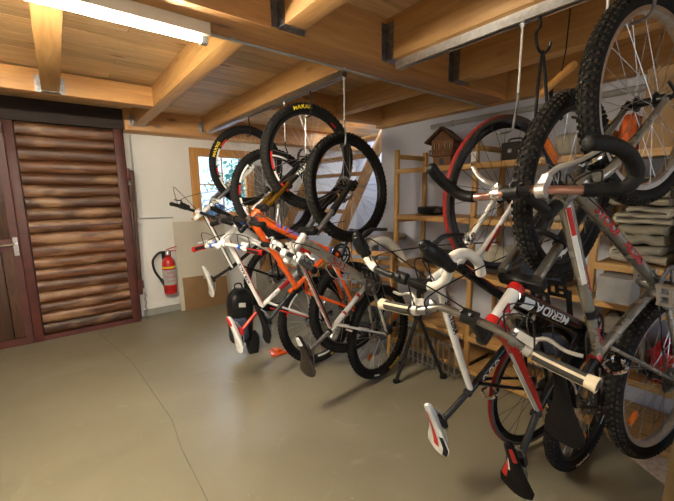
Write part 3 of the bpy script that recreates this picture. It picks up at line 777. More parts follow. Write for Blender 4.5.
    def tail(path, length):
        out = [path[-1]]; L = 0
        for i in range(len(path) - 1, 0, -1):
            L += (path[i] - path[i - 1]).length; out.append(path[i - 1])
            if L > length: break
        return list(reversed(out))
    for path in (pn, pf):
        if C.get('tape'):
            tl = B.get('tape_len', .42); tp = tail(path, tl if not isinstance(tl, tuple) else tl[0 if path is pn else 1]); mb = MB(); rr = []; seg = []
            for i in range(len(tp) - 1):
                for t in (0, .5): seg.append(tp[i].lerp(tp[i + 1], t))
            seg.append(tp[-1])
            mb.tube(seg, [B.get('tape_r', .0165) + (.0012 if i % 2 else 0) for i in range(len(seg))], 12); tg = (seg[-1] - seg[-2]).normalized()
            mb.lathe([(.018, 0), (.018, .004), (.012, .010)], seg[-1], tg, 12)
            mb.build('bar_tape', C['tape'], hb, ang=70)
        else:
            gp = tail(path, C.get('grip_len', .115)); mb = MB(); N = len(gp)
            mb.tube(gp, [C.get('grip_r', .0165)] * N, 12); tg = (gp[-1] - gp[-2]).normalized(); mb.lathe([(.019, -.006), (.019, .004), (.011, .007)], gp[-1], tg, 12)
            gr = mb.build('grip', C.get('grip', M['rubber']), hb, ang=50)
            if C.get('grip_edge'):
                mb = MB(); mb.tube([gp[-1] - tg * .022, gp[-1] - tg * .010, gp[-1] + tg * .005], [.0178, .0195, .0215], 12)
                s_ = V((0, 0, 1)).cross(tg).normalized()
                for q in (-1, 1): mb.tube([g_ + s_ * q * .0135 + V((0, 0, .0085)) for g_ in gp], .0045, 6)
                mb.build('grip_edge', C['grip_edge'], gr)
            # brake lever, clamp and shifter inboard of the grip
            g0 = gp[0]; inn = (path[max(0, len(path) - N - 3)] - g0).normalized(); out_ = (gp[-1] - g0).normalized(); ld = V(C.get('lever_dir', (.75, 0, -.65))).normalized()
            mb = MB(); mb.lathe([(.019, -.010), (.019, .010)], g0 + inn * .022, inn, 10); mb.obox(g0 + inn * .03 + ld * .026, (.05, .024, .03), inn, ld)
            b0 = g0 + inn * .015 + ld * .030; mb.tube(spline([b0, b0 + out_ * .035 + ld * .022, b0 + out_ * .085 + ld * .014, b0 + out_ * .125 + ld * .020], 4), [.0065] * 6 + [.0055] * 6 + [.005], 8)
            mb.build('brake_lever', C.get('lever', M['chrome']), hb)
            mb = MB(); s0 = g0 + inn * .062; mb.lathe([(.018, -.009), (.018, .009)], s0, inn, 10); mb.ball(s0 + V((.0, 0, -.030)), (.022, .026, .016), 10); mb.tube([s0 + V((0, 0, -.034)), s0 + V((-.012, 0, -.040)) + out_ * .045], .0055, 6)
            mb.build('shifter', C.get('shift', M['black']), hb)
    # --- saddle and post
    xn, xt, zs = C['sad']; dsp = (st - bb).normalized(); zt = zs - .05
    p1 = V((((xn + xt) / 2), 0, zt))
    mb = MB(); mb.tube([st - (st - bb).normalized() * .02, st + (p1 - st) * .5, p1], .0138, 12); mb.obox(p1 + V((0, 0, .006)), (.05, .052, .020), (1, 0, 0), (0, 1, 0))
    sp = mb.build('seat_post', C.get('post', M['black']), root)
    mb = MB(); cd = (p1 - st).normalized(); mb.lathe([(.021, 0), (.021, .018)], st + cd * .012, cd, 12); mb.tube([st + cd * .02 + V((0, .02, 0)), st + cd * .02 + V((-.03, .028, 0))], .005, 6); mb.build('seat_clamp', C.get('sclamp', M['black']), root)
    saddle(root, xn, xt, zs, C.get('sadmat', M['leather']), C, C.get('sadtilt', 0))
    # --- drive train
    ca = math.radians(C.get('crank', 60)); mb = MB(); yc = -.046
    for r, y in ((.088, yc), (.066, yc + .008)):
        n = 34; prof = []
        for j in range(n * 2): a = PI * j / n; rr = r if j % 2 else r - .004; prof.append((rr, a))
        ring = [bb + V((rr * math.cos(a), y, rr * math.sin(a))) for rr, a in prof]; inner = [bb + V((r * .80 * math.cos(a), y, r * .80 * math.sin(a))) for rr, a in prof]
        N = len(ring); o_ = V((0, .003, 0)); vs = ring + inner + [p + o_ for p in ring] + [p + o_ for p in inner]; fs = []
        for i in range(N): q = (i + 1) % N; fs += [(i, q, N + q, N + i), (2 * N + i, 3 * N + i, 3 * N + q, 2 * N + q), (i, 2 * N + i, 2 * N + q, q), (N + i, N + q, 3 * N + q, 3 * N + i)]
        mb.add(vs, fs)
    for j in range(5): a = ca + j * 2 * PI / 5; mb.obox(bb + V((.037 * math.cos(a), yc - .002, .037 * math.sin(a))), (.07, .006, .014), (math.cos(a), 0, math.sin(a)), (0, 1, 0))
    mb.lathe([(.020, -.055), (.020, .050)], bb, (0, 1, 0), 14)
    cr = mb.build('crankset', C.get('crankmat', M['zinc']), root)
    for sd in (-1, 1):
        a = ca if sd < 0 else ca + PI; e = V((math.cos(a), 0, math.sin(a))); mb = MB(); y0, y1 = sd * .056, sd * .066
        p = bb + V((0, y0, 0)); q = bb + e * .172 + V((0, y1, 0)); mb.tube([p, p.lerp(q, .5), q], [.017, .012, .013], 8); mb.build('crank_arm', C.get('crankmat', M['zinc']), cr)
        if C.get('pedals', True):
            mb = MB(); c0 = q + V((0, sd * .05, 0)); mb.tube([q, c0], .007, 8)
            for s2 in (-1, 1): mb.obox(c0 + V((s2 * .034, 0, 0)), (.012, .085, .016), (1, 0, 0), (0, 1, 0))
            for s2 in (-1, 0, 1): mb.obox(c0 + V((0, s2 * .036, 0)), (.075, .010, .014), (1, 0, 0), (0, 1, 0))
            mb.build('pedal', C.get('pedmat', M['black']), cr)
    mb = MB(); yc2 = -.042; r0, r1 = .086, .045
    up = [bb + V((.05 * math.cos(t) * 1.7, yc2, r0 * math.sin(t))) for t in [PI / 2 - i * PI / 10 for i in range(11)]]
    pul = ra + V((.01, yc2, -.13)); bk = [ra + V((-r1 * math.sin(t), yc2, r1 * math.cos(t))) for t in [i * PI / 6 for i in range(7)]]
    mb.tube(up + [pul + V((.06, 0, .02)), pul + V((.0, 0, -.02)), pul + V((-.02, 0, .01)), pul + V((.03, 0, .07))] + list(reversed(bk)), .0042, 5, closed=True)
    mb.build('chain', M['zinc'], root)
    mb = MB(); mb.obox(ra + V((.012, -.066, -.035)), (.045, .022, .05), (1, 0, 0), (0, 1, 0)); mb.obox(ra + V((.01, -.052, -.088)), (.014, .010, .105), (1, 0, .25), (0, 1, 0)); mb.lathe([(.020, -.004), (.020, .004)], ra + V((.012, -.046, -.052)), (0, 1, 0), 12); mb.lathe([(.020, -.004), (.020, .004)], ra + V((.005, -.046, -.125)), (0, 1, 0), 12)
    mb.build('derailleur', C.get('derail', M['black']), root)
    # --- rim or disc brakes
    if C.get('rimbrake'):
        for bp, par, TT in ((hl - axd * .02 + V((.045, 0, -.02)), fk, T), (st.lerp(ra, .30) + V((-.03, 0, .035)), f, None)):
            mb = MB(TT)
            for sd in (-1, 1): mb.tube(spline([bp + V((.0, sd * .006, .01)), bp + V((.015, sd * .034, .0)), bp + V((.02, sd * .030, -.03))], 4), .0075, 7); mb.obox(bp + V((.022, sd * .017, -.035)), (.045, .010, .012), (1, 0, 0), (0, 1, 0))
            mb.build('brake_calliper', C['rimbrake'], par)
    else:
        mb = MB(T); mb.obox(fa + V((-.06, .052, .03)), (.05, .026, .034), (1, 0, .5), (0, 1, 0)); mb.build('brake_calliper', M['black'], fk, bevel=.004)
    # --- cables
    mb = MB()
    near0, far0 = V(B['near'][min(1, len(B['near']) - 1)]), V(B['far'][min(1, len(B['far']) - 1)]); cs = C.get('cable_h', .12)
    if C.get('short_cables'): far0 = ctr.lerp(near0, .5)
    for a, b_, h in ((near0, t1 + V((0, -.02, .03)), cs), (far0, t1 + V((0, .02, .03)), cs), (near0.lerp(ctr, .4), t2.lerp(bb, .2) + V((0, -.028, 0)), cs * .8), (far0.lerp(ctr, .3), fa + V((-.22, .07, .02)), cs * .5))[:3 if C.get('short_cables') else 4]:
        mb.tube(spline([a, a + V((h, 0, -.01)), a.lerp(b_, .5) + V((h * .9, 0, .02)), b_], 7), .0026, 5)
    mb.build('cables', C.get('cablemat', M['black']), root)
    # bottle cage
    if C.get('cage'):
        pa = t2.lerp(bb, .42); pb = t2.lerp(bb, .68); u = (pb - pa).normalized(); nn = V((0, 1, 0)).cross(u).normalized(); nn = nn if nn.z > 0 else -nn
        mb = MB()
        for sd in (-1, 1): mb.tube(spline([pa + nn * .03 + V((0, sd * .01, 0)), pa + nn * .05 + V((0, sd * .036, 0)), pa.lerp(pb, .5) + nn * .085 + V((0, sd * .036, 0)), pb + nn * .055 + V((0, sd * .03, 0)), pb + nn * .03 + V((0, sd * .01, 0))], 4), .003, 6)
        mb.build('bottle_cage', C['cage'], root)
    return root

MTB = dict(R=.357, tr=.028, rim=M['black'], tyre=M['rubber'], knob=68, qr=True)
BI = {}
# 1 - grey hybrid with the curved black bar, nearest the viewer
BI['grey'] = bicycle('mountain_bike', 'silver-grey bicycle with red frame lettering and curved black-taped handlebar', 'bicycle', (1.837, .294, 1.057), (-.05, -.24, -.227),
    dict(fa=(.665, .045), ra=(-.456, .015), hl=(.478, .43), hu=(.44, .552), st=(-.15, .41), bb=(-.035, .012), steer=.0, dr=.021, tr=.0205),
    dict(frame=M['silver'], fork='rigid', forkmat=M['silver'], tubes={},
         wheel=dict(MTB, R=.352, tr=.028, knobo=.0015, knob=84, knobmat=M['dustrubber'], rim=M['alu'], refl_len=.06), front=dict(qr=True, axle=.058, knob=88), rear=dict(refl=[(108, .235)]),
         bar=dict(c=(.525, 0, .70), near=[(.511, -.08, .664), (.492, -.15, .60), (.488, -.19, .565), (.520, -.208, .552), (.573, -.21, .585), (.612, -.21, .655), (.630, -.21, .729)],
                  far=[(.521, .05, .735), (.515, .12, .738), (.526, .18, .752), (.561, .208, .775), (.602, .21, .809), (.636, .21, .83)], tape_len=(.345, .185), tape_r=.0175), tape=M['btape'], barmat=M['pink'], stem=M['black'],
         sad=(-.10, -.40, .625), sadmat=M['leather'], crank=75, crankmat=M['zinc'], pedmat=M['alloy'], cable_h=.05, short_cables=True, rimbrake=M['chrome'], post=M['blacksteel'], sclamp=M['rpaint'], cablemat=M['black'],
         gfx=[('text', M['rprint'], lambda d: ('STOOI', d['bb'], d['t2'], .021, .046, -1, .72, 1.25, .1)), ('text', M['rprint'], lambda d: ('ALUIS', d['bb'], d['t2'], .021, .046, -1, .40, 1.25, .1)),
              ('text', M['rprint'], lambda d: ('STOOI', d['st'], d['t1'], .0195, .026, 1, .52, 1.3, -.5)), ('text', M['rprint'], lambda d: ('ALUIS', d['st'], d['t1'], .0185, .022, 1, .14, 1.2, -.3)),
              ('strip', M['wprint'], lambda d: (d['st'], d['t1'], .0175, .50, .97, .35, 1.1, .002, .021)), ('strip', M['rprint'], lambda d: (d['st'], d['t1'], .0175, .80, .96, .40, 1.0, .003, .021)),
              ('strip', M['black'], lambda d: (d['st'], d['t1'], .0175, .26, .31, -1.6, 1.6, .002, .021))]))
# 2 - red and white mountain bike
BI['red'] = bicycle('mountain_bike', 'red, white and black mountain bike with wide grey handlebar and cream-edged grips', 'bicycle', (1.811, .521, .783), (.017, -.419, -.075),
    dict(fa=(.694, .032), ra=(-.45, .035), hl=(.497, .43), hu=(.452, .600), st=(-.125, .415), bb=(-.02, -.012), steer=0, dr=.030, tr=.021, tbow=(0, 0, -.02), stan=.42),
    dict(frame=[M['gloss'], M['rpaint'], M['wpaint'], M['black']], tubes=dict(head=2, top=1, down=0, seat=0, stay=3, chain_stay=3), fork='sus', collar=M['rpaint'],
         wheel=dict(MTB, R=.338, tr=.0275, knobo=.0015, knob=84, knobmat=M['dustrubber'], rim=M['black'], disc=True), front=dict(refl=[(32, .215)], refl_len=.11), rear=dict(R=.352, tr=.029, knobmat=None, refl=[(163, .225)], texts=[('RACE KING', 156, M['wprint'], .024, 0)], bands=[(M['wprint'], 202, 212), (M['rprint'], 212, 222)]),
         bar=dict(c=(.553, 0, .685), near=[(.522, -.09, .668), (.462, -.17, .652), (.440, -.32, .652)], far=[(.582, .08, .715), (.566, .16, .75), (.540, .33, .758)]), barmat=M['titan'], grip=M['greygrip'], grip_edge=M['cream'], grip_len=.135, grip_r=.0175, stem=M['black'],
         sad=(-.10, -.405, .632), sadmat=M['leather'], saddle_decals=[(M['rprint'], .42, .80, .55, .96), (M['wprint'], .30, .58, .30, .52, .0018), (M['rprint'], .05, .34, -.95, -.40)], crank=170, crankmat=M['black'],
         lever=M['alloy'], shift=M['zinc'],
         gfx=[('text', M['wprint'], lambda d: ('MERIDA', d['bb'], d['t2'], .0295, .046, 1, .60, 1.85, .1)), ('strip', M['wprint'], lambda d: (d['bb'], d['t2'], .030, .84, .95, -.4, 1.0, .001)), ('strip', M['rprint'], lambda d: (d['bb'], d['t2'], .030, .2, .92, -1.15, -.98, .0012)),
              ('strip', M['greyprint'], lambda d: (d['st'], d['t1'], .019, .03, .72, .75, 1.25, .004)), ('strip', M['wprint'], lambda d: (d['st'], d['t1'], .019, .04, .6, 1.3, 1.55, .004)),
              ('text', M['rprint'], lambda d: ('M', d['hu'], d['hl'], .0245, .058, 1, .42, 1.0, .1, True)), ('strip', M['rprint'], lambda d: (d['hl'], d['hu'], .0242, .22, .82, .95, 1.15, .001))]))
# 3 - white road bike
BI['road'] = bicycle('road_bike', 'white road bike with white bar tape and red tyres', 'bicycle', (1.822, .731, .805), (-.013, -.351, -.242),
    dict(fa=(.622, .066), ra=(-.425, .072), hl=(.463, .375), hu=(.437, .545), st=(-.178, .485), bb=(-.01, .03), steer=0, slim=.92, dr=.024, tr=.019, tbow=(0, 0, .012), dbow=(0, 0, .01)),
    dict(frame=[M['wpaint'], M['gloss'], M['gloss']], tubes=dict(down=1, stay=1, chain_stay=1, seat=2), fork='road', forkmat=M['wpaint'], forkstripe=M['rprint'],
         wheel=dict(R=.346, tr=.0135, rim=M['gloss'], rimd=.028, tyre=M['brownrubber'], tread=M['redrubber'], spk=24, spokemat=M['blacksteel'], qr=True),
         bar=dict(c=(.518, 0, .672), near=[(.492, -.05, .643), (.478, -.10, .612), (.500, -.145, .590), (.560, -.182, .578), (.600, -.195, .560), (.588, -.20, .505), (.535, -.20, .466), (.487, -.20, .463)],
                  far=[(.536, .08, .700), (.555, .15, .707), (.600, .195, .698), (.632, .2, .657), (.612, .2, .589), (.547, .2, .544), (.489, .2, .528)], tape_len=.36, tape_r=.0175), tape=M['wtape'], barmat=M['black'], stem=M['black'],
         sad=(-.095, -.365, .722), sadmat=M['wpaint'], saddle_decals=[(M['rprint'], .12, .86, -.30, .20), (M['black'], .62, .95, -.97, -.62)], crank=20, crankmat=M['black'], rimbrake=M['chrome'], post=M['blacksteel'],
         gfx=[('text', M['kprint'], lambda d: ('SCULTURA', d['st'], d['t1'], .019, .030, -1, .68, 1.15, .1)), ('strip', M['rprint'], lambda d: (d['st'], d['t1'], .0165, .05, .95, -1.0, -.65, .0035, .0195)), ('strip', M['kprint'], lambda d: (d['st'], d['t1'], .0165, .05, .85, -1.4, -1.0, .0035, .0195)),
              ('text', M['wprint'], lambda d: ('O O O', d['bb'], d['st'], .0165, .030, 1, .72, 1.4, .1)), ('strip', M['rprint'], lambda d: (d['bb'], d['t2'], .0228, .1, .9, -.6, -.4, .001))]))
# brake hoods and levers of the road bike
def hood(bike, base, tip, top, levend, levmid):
    hb = [c for c in bike.children if c.name.startswith('handlebar')][0]
    mb = MB(); b, t, p = V(base), V(tip), V(top); mb.tube(spline([b, b.lerp(t, .55), t, p], 5), [.024] * 4 + [.030] * 4 + [.028] * 4 + [.023] * 3 + [.016], 12); mb.build('brake_hood', M['black'], hb, ang=70)
    mb = MB(); mb.tube(spline([t, V(levmid), V(levend)], 6), [.0105] * 4 + [.009] * 4 + [.0075] * 4 + [.0065], 8); mb.ball(p, (.018, .018, .018), 10); mb.build('brake_lever', M['black'], hb)
hood(BI['road'], (.565, -.190, .575), (.665, -.20, .650), (.695, -.20, .668), (.660, -.20, .505), (.690, -.205, .595))
hood(BI['road'], (.590, .190, .700), (.655, .20, .712), (.69, .20, .712), (.655, .20, .565), (.685, .205, .65))
# silver levers of the grey bike's bar
LEV = (((.518, -.057, .695), [(.552, -.06, .670), (.568, -.075, .640), (.572, -.10, .611), (.592, -.137, .556)]), ((.521, .06, .729), [(.542, .07, .715), (.560, .09, .734), (.580, .12, .730), (.606, .14, .726)]))
hb = [c for c in BI['grey'].children if c.name.startswith('handlebar')][0]
for body, path in LEV:
    mb = MB(); b0 = V(body); mb.lathe([(.021, -.012), (.021, .012)], b0, (0, 1, .25), 12); mb.obox(b0.lerp(V(path[0]), .55), ((V(path[0]) - b0).length, .020, .022), V(path[0]) - b0, (0, 1, 0))
    pp = spline(path, 6); N = len(pp); mb.tube(pp, [.0095 - .0035 * i / (N - 1) for i in range(N)], 8, squash=None); mb.ball(pp[-1], .0075, 8)
    mb.build('brake_lever', M['alloy'], hb)
mb = MB(); mb.lathe([(.021, -.022), (.021, .022)], (.522, .02, .716), (0, 1, .25), 12); mb.build('bar_clamp', M['black'], hb)

# 4 - grey, white and red hardtail
BI['hard'] = bicycle('mountain_bike', 'light grey and white hardtail with red lettering and black suspension fork', 'bicycle', (1.697, 1.788, .808), (-.004, -.286, .128),
    dict(fa=(.655, .030), ra=(-.45, .030), hl=(.500, .475), hu=(.440, .592), st=(-.15, .465), bb=(-.03, .040), steer=.10, dr=.030, tr=.017),
    dict(frame=[M['greyp'], M['wpaint']], tubes=dict(seat=1, stay=1, chain_stay=0), fork='sus', lower=M['black'], stan=M['zinc'], crown=M['black'],
         wheel=dict(MTB, R=.348, tr=.028, rim=M['black'], disc=True), front=dict(knobmat=M['dustrubber'], refl=[]), rear=dict(refl=[(121, .20), (-84, .20)], refl_len=.05, texts=[('MAXXIS', -170, M['yellow'], .032, 0), ('TUBELESS', 150, M['wprint'], .012, .2)]),
         bar=dict(c=(.455, 0, .632), near=[(.448, -.08, .640), (.430, -.20, .672), (.420, -.29, .695)], far=[(.470, .08, .62), (.478, .18, .60), (.470, .28, .585)]), barmat=M['black'], stem=M['wpaint'], grip=M['rubber'], lever=M['wpaint'], shift=M['wpaint'],
         sad=(-.04, -.315, .712), sadmat=M['brownsad'], saddle_decals=[(M['wprint'], .0, .22, -.97, .97)], crank=35, post=M['zinc'], cage=M['wpaint'], cable_h=.10,
         gfx=[('text', M['rprint'], lambda d: ('TFS', d['bb'], d['t2'], .0295, .060, 1, .52, 1.6, .15)), ('strip', M['rprint'], lambda d: (d['bb'], d['st'], .017, .28, .33, -1.5, 1.5, .0015)), ('strip', M['rprint'], lambda d: (d['bb'], d['st'], .017, .66, .70, -1.5, 1.5, .0015)), ('strip', M['rprint'], lambda d: (d['bb'], d['t2'], .030, .15, .85, -.9, -.75, .001)),
              ('strip', M['kprint'], lambda d: (d['st'], d['t1'], .0152, .05, .9, -.3, .3, .003)), ('strip', M['rprint'], lambda d: (d['st'], d['t1'], .0152, .05, .9, .5, .8, .003))]))
# 5 - orange full suspension bike
BI['orange'] = bicycle('mountain_bike', 'bright orange full-suspension mountain bike with blue frame lettering and gold fork legs', 'bicycle', (1.649, 2.104, .934), (-.036, -.266, -.076),
    dict(fa=(.745, .020), ra=(-.45, .021), hl=(.498, .503), hu=(.445, .605), st=(-.10, .42), bb=(0, 0), steer=.0, slim=1.35, stan=.48),
    dict(fs=True, frame=[M['opaint']], fork='sus', lower=M['black'], stan=M['gold'], crown=M['black'], forktext=('TALAS', M['wprint'], .034, 1),
         wheel=dict(MTB, R=.366, tr=.031, rim=M['black'], disc=True, knobmat=M['dustrubber']), front=dict(texts=[('MAXXIS', -5, M['yellow'], .036, 0)], bands=[(M['rprint'], 70, 92), (M['rprint'], 112, 126), (M['wprint'], 95, 108), (M['rprint'], -60, -50)]), rear=dict(knobmat=None),
         bar=dict(c=(.50, 0, .672), near=[(.492, -.08, .660), (.470, -.20, .635), (.460, -.33, .62)], far=[(.505, .08, .69), (.49, .20, .712), (.475, .33, .735)]), barmat=M['black'], stem=M['black'], grip=M['rubber'], lever=M['zinc'],
         sad=(-.095, -.37, .715), sadmat=M['leather'], crank=-40, crankmat=M['black'], post=M['blacksteel'],
         gfx=[('text', M['bprint'], lambda d: ('lapierre', d['bb'], d['t2'], .0285, .070, 1, .60, 1.25, .2)), ('strip', M['bprint'], lambda d: (d['hl'], d['hu'], .032, .15, .85, .5, 1.1, .001)), ('strip', M['bprint'], lambda d: (d['bb'], d['t2'], .029, .06, .14, -1.4, 1.4, .002))]))
# 6 - white and red bike with blue fork crown
BI['white'] = bicycle('mountain_bike', 'white mountain bike with thin red frame stripes and blue fork crown', 'bicycle', (1.501, 2.373, .812), (-.149, -.236, .02),
    dict(fa=(.615, .032), ra=(-.45, .032), hl=(.468, .415), hu=(.405, .545), st=(-.14, .437), bb=(0, 0), steer=.03, dr=.022, tr=.018),
    dict(frame=[M['wpaint']], fork='sus', lower=M['wpaint'], stan=M['zinc'], crown=M['bpaint'], forktext=('XTR', M['kprint'], .034, 1),
         wheel=dict(MTB, R=.350, tr=.027, disc=True), front=dict(bands=[(M['wprint'], 30, 60), (M['rprint'], 64, 78), (M['wprint'], 82, 112), (M['rprint'], 116, 132), (M['wprint'], -40, -10)]), rear=dict(bands=[(M['wprint'], 20, 46), (M['wprint'], 160, 188), (M['rprint'], 52, 60), (M['rprint'], 192, 200)], texts=[('MAXXIS', -168, M['yellow'], .026, 0)]),
         bar=dict(c=(.385, 0, .545), near=[(.360, -.08, .515), (.300, -.18, .455), (.265, -.27, .415)], far=[(.392, .08, .580), (.398, .18, .622), (.398, .28, .668)]), barmat=M['wpaint'], stem=M['wpaint'], grip=M['rubber'], grip_edge=M['rpaint'], lever=M['wpaint'], shift=M['bpaint'],
         sad=(-.10, -.37, .69), sadmat=M['wpaint'], saddle_decals=[(M['rprint'], .0, .26, -.98, .98)], crank=15, post=M['rpaint'], sclamp=M['black'], cable_h=.09,
         gfx=[('strip', M['rprint'], lambda d: (d['st'], d['t1'], .0175, .0, .96, -1.2, -.35, .002)), ('text', M['kprint'], lambda d: ('XTR RACE', d['st'], d['t1'], .0185, .022, 1, .5, 1.6, .5)), ('strip', M['rprint'], lambda d: (d['bb'], d['st'], .0175, .3, .6, -1.2, 1.2, .0015)), ('strip', M['rprint'], lambda d: (d['st'] + V((0, -.03, 0)), d['ra'] + V((0, -.066, 0)), .0085, .1, .95, -.6, .5, .0015))]))
# 7 - black and white bike by the window
BI['black'] = bicycle('mountain_bike', 'black and white mountain bike with white fork and white saddle, hanging nearest the window', 'bicycle', (1.62, 3.178, .988), (.063, -.253, .021),
    dict(fa=(.694, .032), ra=(-.45, .032), hl=(.458, .452), hu=(.400, .580), st=(-.159, .445), bb=(0, 0), steer=.03, dr=.024, tr=.019),
    dict(frame=[M['gloss'], M['wpaint']], tubes=dict(top=0, head=1, seat=0), fork='sus', lower=M['wpaint'], stan=M['zinc'], crown=M['wpaint'],
         wheel=dict(MTB, disc=True), front=dict(texts=[('MAXXIS', 52, M['yellow'], .034, 0)], bands=[(M['rprint'], 28, 44), (M['wprint'], 48, 76), (M['rprint'], 80, 92), (M['wprint'], 96, 120), (M['rprint'], 124, 140)]),
         bar=dict(c=(.420, 0, .585), near=[(.40, -.08, .560), (.33, -.2, .48), (.31, -.3, .45)], far=[(.455, .10, .635), (.49, .20, .68), (.505, .30, .705)]), barmat=M['black'], stem=M['wpaint'], grip=M['rubber'], lever=M['black'],
         sad=(-.045, -.345, .69), sadmat=M['wpaint'], crank=25, post=M['blacksteel'], cable_h=.16,
         gfx=[('strip', M['wprint'], lambda d: (d['st'], d['t1'], .0185, .0, .97, -.1, .9, .002)), ('strip', M['rprint'], lambda d: (d['st'], d['t1'], .0185, .7, .97, -.8, -.2, .002))]))

# hooks and rods from which the bicycles hang
def hook_for(bike, rx, zr, lab, rodmat, dark=False, off=.0, nudge=0):
    bpy.context.view_layer.update()
    w = [c for c in bike.children if c.name.startswith('front_wheel')][0]
    bbx = [V(v.co) for v in w.data.vertices]; c = sum(bbx, V()) / len(bbx); mw = bike.matrix_world; c = mw @ c
    import numpy as np
    pv = np.array([tuple(mw @ p) for p in bbx]); lat = V(np.linalg.svd(pv - pv.mean(0), full_matrices=False)[2][2]); lat = lat if lat.y > 0 else -lat; rr = max(((mw @ p) - c).length for p in bbx); ri = min(((mw @ p) - c).length for p in bbx)
    up = V((0, 0, 1)); u = (up - lat * up.dot(lat)).normalized()
    side = lat.cross(u); th = max(-.5, min(.5, math.asin(max(-.9, min(.9, (rx + .012 - c.x) / (ri * abs(side.x) + 1e-6)))) * (1 if side.x > 0 else -1))) + nudge; u = (u * math.cos(th) + side * math.sin(th)).normalized()
    T_ = c + u * (ri - .008)                # under the inner side of the rim
    root = empty('hanging_hook', (rx, T_.y, zr)); tag(root, lab, 'hook', 'hooks and rods of the bike rails')
    so = lat * -.066; A = V((rx, T_.y, zr - .001)); Bp = V((rx, (T_ + so).y, (T_ + so).z + .10)); A = V((rx, Bp.y, zr - .001)); u = V((0, 0, 1))
    mb = MB()
    if (A - Bp).length > .14:
        mb.tube([A, Bp + u * .03], .0042, 8); mb.lathe([(.009, -.015), (.009, -.002)], A, (0, 0, 1), 8)
        child_w(mb, 'rod', rodmat, root)
    else: Bp = A - u * .02 if A.z - .02 < Bp.z else Bp
    mb = MB(); mb.tube(spline([A if (A - Bp).length <= .14 else Bp + u * .035, Bp, T_ + so * .9 + u * .05, T_ + so * .75 - u * .004, T_ - u * .010, T_ - so * .30 - u * .006], 5), .0050, 8)
    child_w(mb, 'hook', M['black'] if dark else M['zinc'], root)
hook_for(BI['grey'], RX1, 2.034, 'hook on the bright rail holding the wheel of the silver-grey bicycle', M['alu'])
hook_for(BI['red'], RX1, 2.034, 'long rod ending in a dark hook holding the wheel of the red and white bike', M['wprint'], True, nudge=.055)
hook_for(BI['road'], RX1, 2.034, 'long pale rod with steel hook holding the red-tyred road bike wheel', M['wprint'])
hook_for(BI['hard'], RX2, 2.074, 'pale rod holding the front wheel of the grey and white hardtail', M['wprint'])
hook_for(BI['orange'], RX2, 2.074, 'hook holding the front wheel of the orange bike', M['alu'], True)
hook_for(BI['white'], RX2, 2.074, 'rod holding the front wheel of the white bike with red stripes', M['wprint'], True, nudge=.055)
hook_for(BI['black'], RX2, 2.074, 'hook holding the front wheel of the black and white bike near the window', M['alu'], True)

# ------------------------------------------------------------------ staircase
s = empty('staircase', (2.5, 3.75, .36)); tag(s, 'open pine ladder staircase rising behind the farther bikes', 'staircase')
def st_pt(z): return 2.46 + (z - .876) / 1.66
for yy in (3.13, 4.34):
    mb = MB(); z0, z1 = .36, 2.26; dx = .075
    mb.extr([(st_pt(z0) - dx, yy, z0), (st_pt(z0) + dx, yy, z0), (st_pt(z1) + dx, yy, z1), (st_pt(z1) - dx, yy, z1)], (0, .042, 0)); child_w(mb, 'stringer', M['stairwood'], s, bevel=.004)
for i in range(8):
    z = .52 + i * .222; mb = MB(); x = st_pt(z); mb.box(x - .095, 3.172, z - .018, x + .105, 4.338, z + .018); child_w(mb, 'tread', M['stairwood'], s, bevel=.003)
mb = MB(); mb.box(2.08, 2.98, 0, 2.94, 4.525, .36); struct(mb.build('stair_landing_slab', M['skirt'], bevel=.006), 'raised concrete landing under the staircase')

# weathered boards leaning between window and staircase
rnd = random.Random(5); x = 2.11
names = ('weathered grey board standing against the white wall next to the window', 'second grey board from the window, standing on the landing', 'third grey board from the window, standing on the landing', 'fourth grey board from the window, standing on the landing')
for i in range(4):
    w_ = rnd.uniform(.085, .115); h = (1.78, 1.70, 1.76, 1.66)[i]; mb = MB(); lean = .02 * (i % 2)
    mb.extr([(x, 4.43, .362), (x + w_, 4.43, .362), (x + w_ + .01, 4.485, h), (x + .01, 4.485, h)], (0, .024, 0))
    tag(mb.build('weathered_board', M['greyboard'], bevel=.003), names[i], 'board', 'grey boards beside the window'); x += w_ + .03
mb = MB(); mb.box(1.42, 4.455, 1.122, 1.66, 4.495, 1.275)
for k in range(3): mb.box(1.43, 4.445, 1.14 + k * .045, 1.65, 4.456, 1.17 + k * .045)
tag(mb.build('folded_cloth', M['bluecloth'], bevel=.012), 'light blue folded cloth on the window sill', 'cloth')

# ------------------------------------------------------------------ shelf along the wall
sh = empty('storage_shelf', (2.55, 1.0, 0)); tag(sh, 'tall open pine shelf along the white wall', 'shelf')
PY = (2.166, 1.418, .665, -.09)
for y in PY:
    for x in (2.35, 2.73):
        mb = MB(); mb.box(x, y - .018, 0, x + .034, y + .018, 1.761); child_w(mb, 'post', M['postwood'], sh, bevel=.004)
    for z in (1.684, 1.135, .725, .255):
        mb = MB(); mb.box(2.384, y - .009, z, 2.73, y + .009, z + .040); child_w(mb, 'side_rail', M['shelfwood'], sh, bevel=.002)
def board(y0, y1, z, th=.02, x0=2.355, x1=2.76):
    mb = MB(); n = 3; w_ = (x1 - x0) / n
    for i in range(n): mb.box(x0 + i * w_, y0, z - th, x0 + (i + 1) * w_ - .003, y1, z)
    mb.box(x0 - .018, y0, z - th - .018, x0 - .001, y1, z + .001)
    return child_w(mb, 'shelf_board', M['shelfwood'], sh, bevel=.002)
for y1, y0 in zip(PY[:-1], PY[1:]):
    near = y1 < .8
    for z in ((1.595, .997, .786, .385, .06) if near else (1.595, 1.204, .786, .315, .06)):
        board(y0 + .019, y1 - .019, z)
mb = MB(); mb.box(2.328, 1.398, 1.605, 2.349, 1.438, 1.672); o = mb.build('tag', M['wprint'], sh) if False else child_w(mb, 'white_tag', M['wprint'], sh)
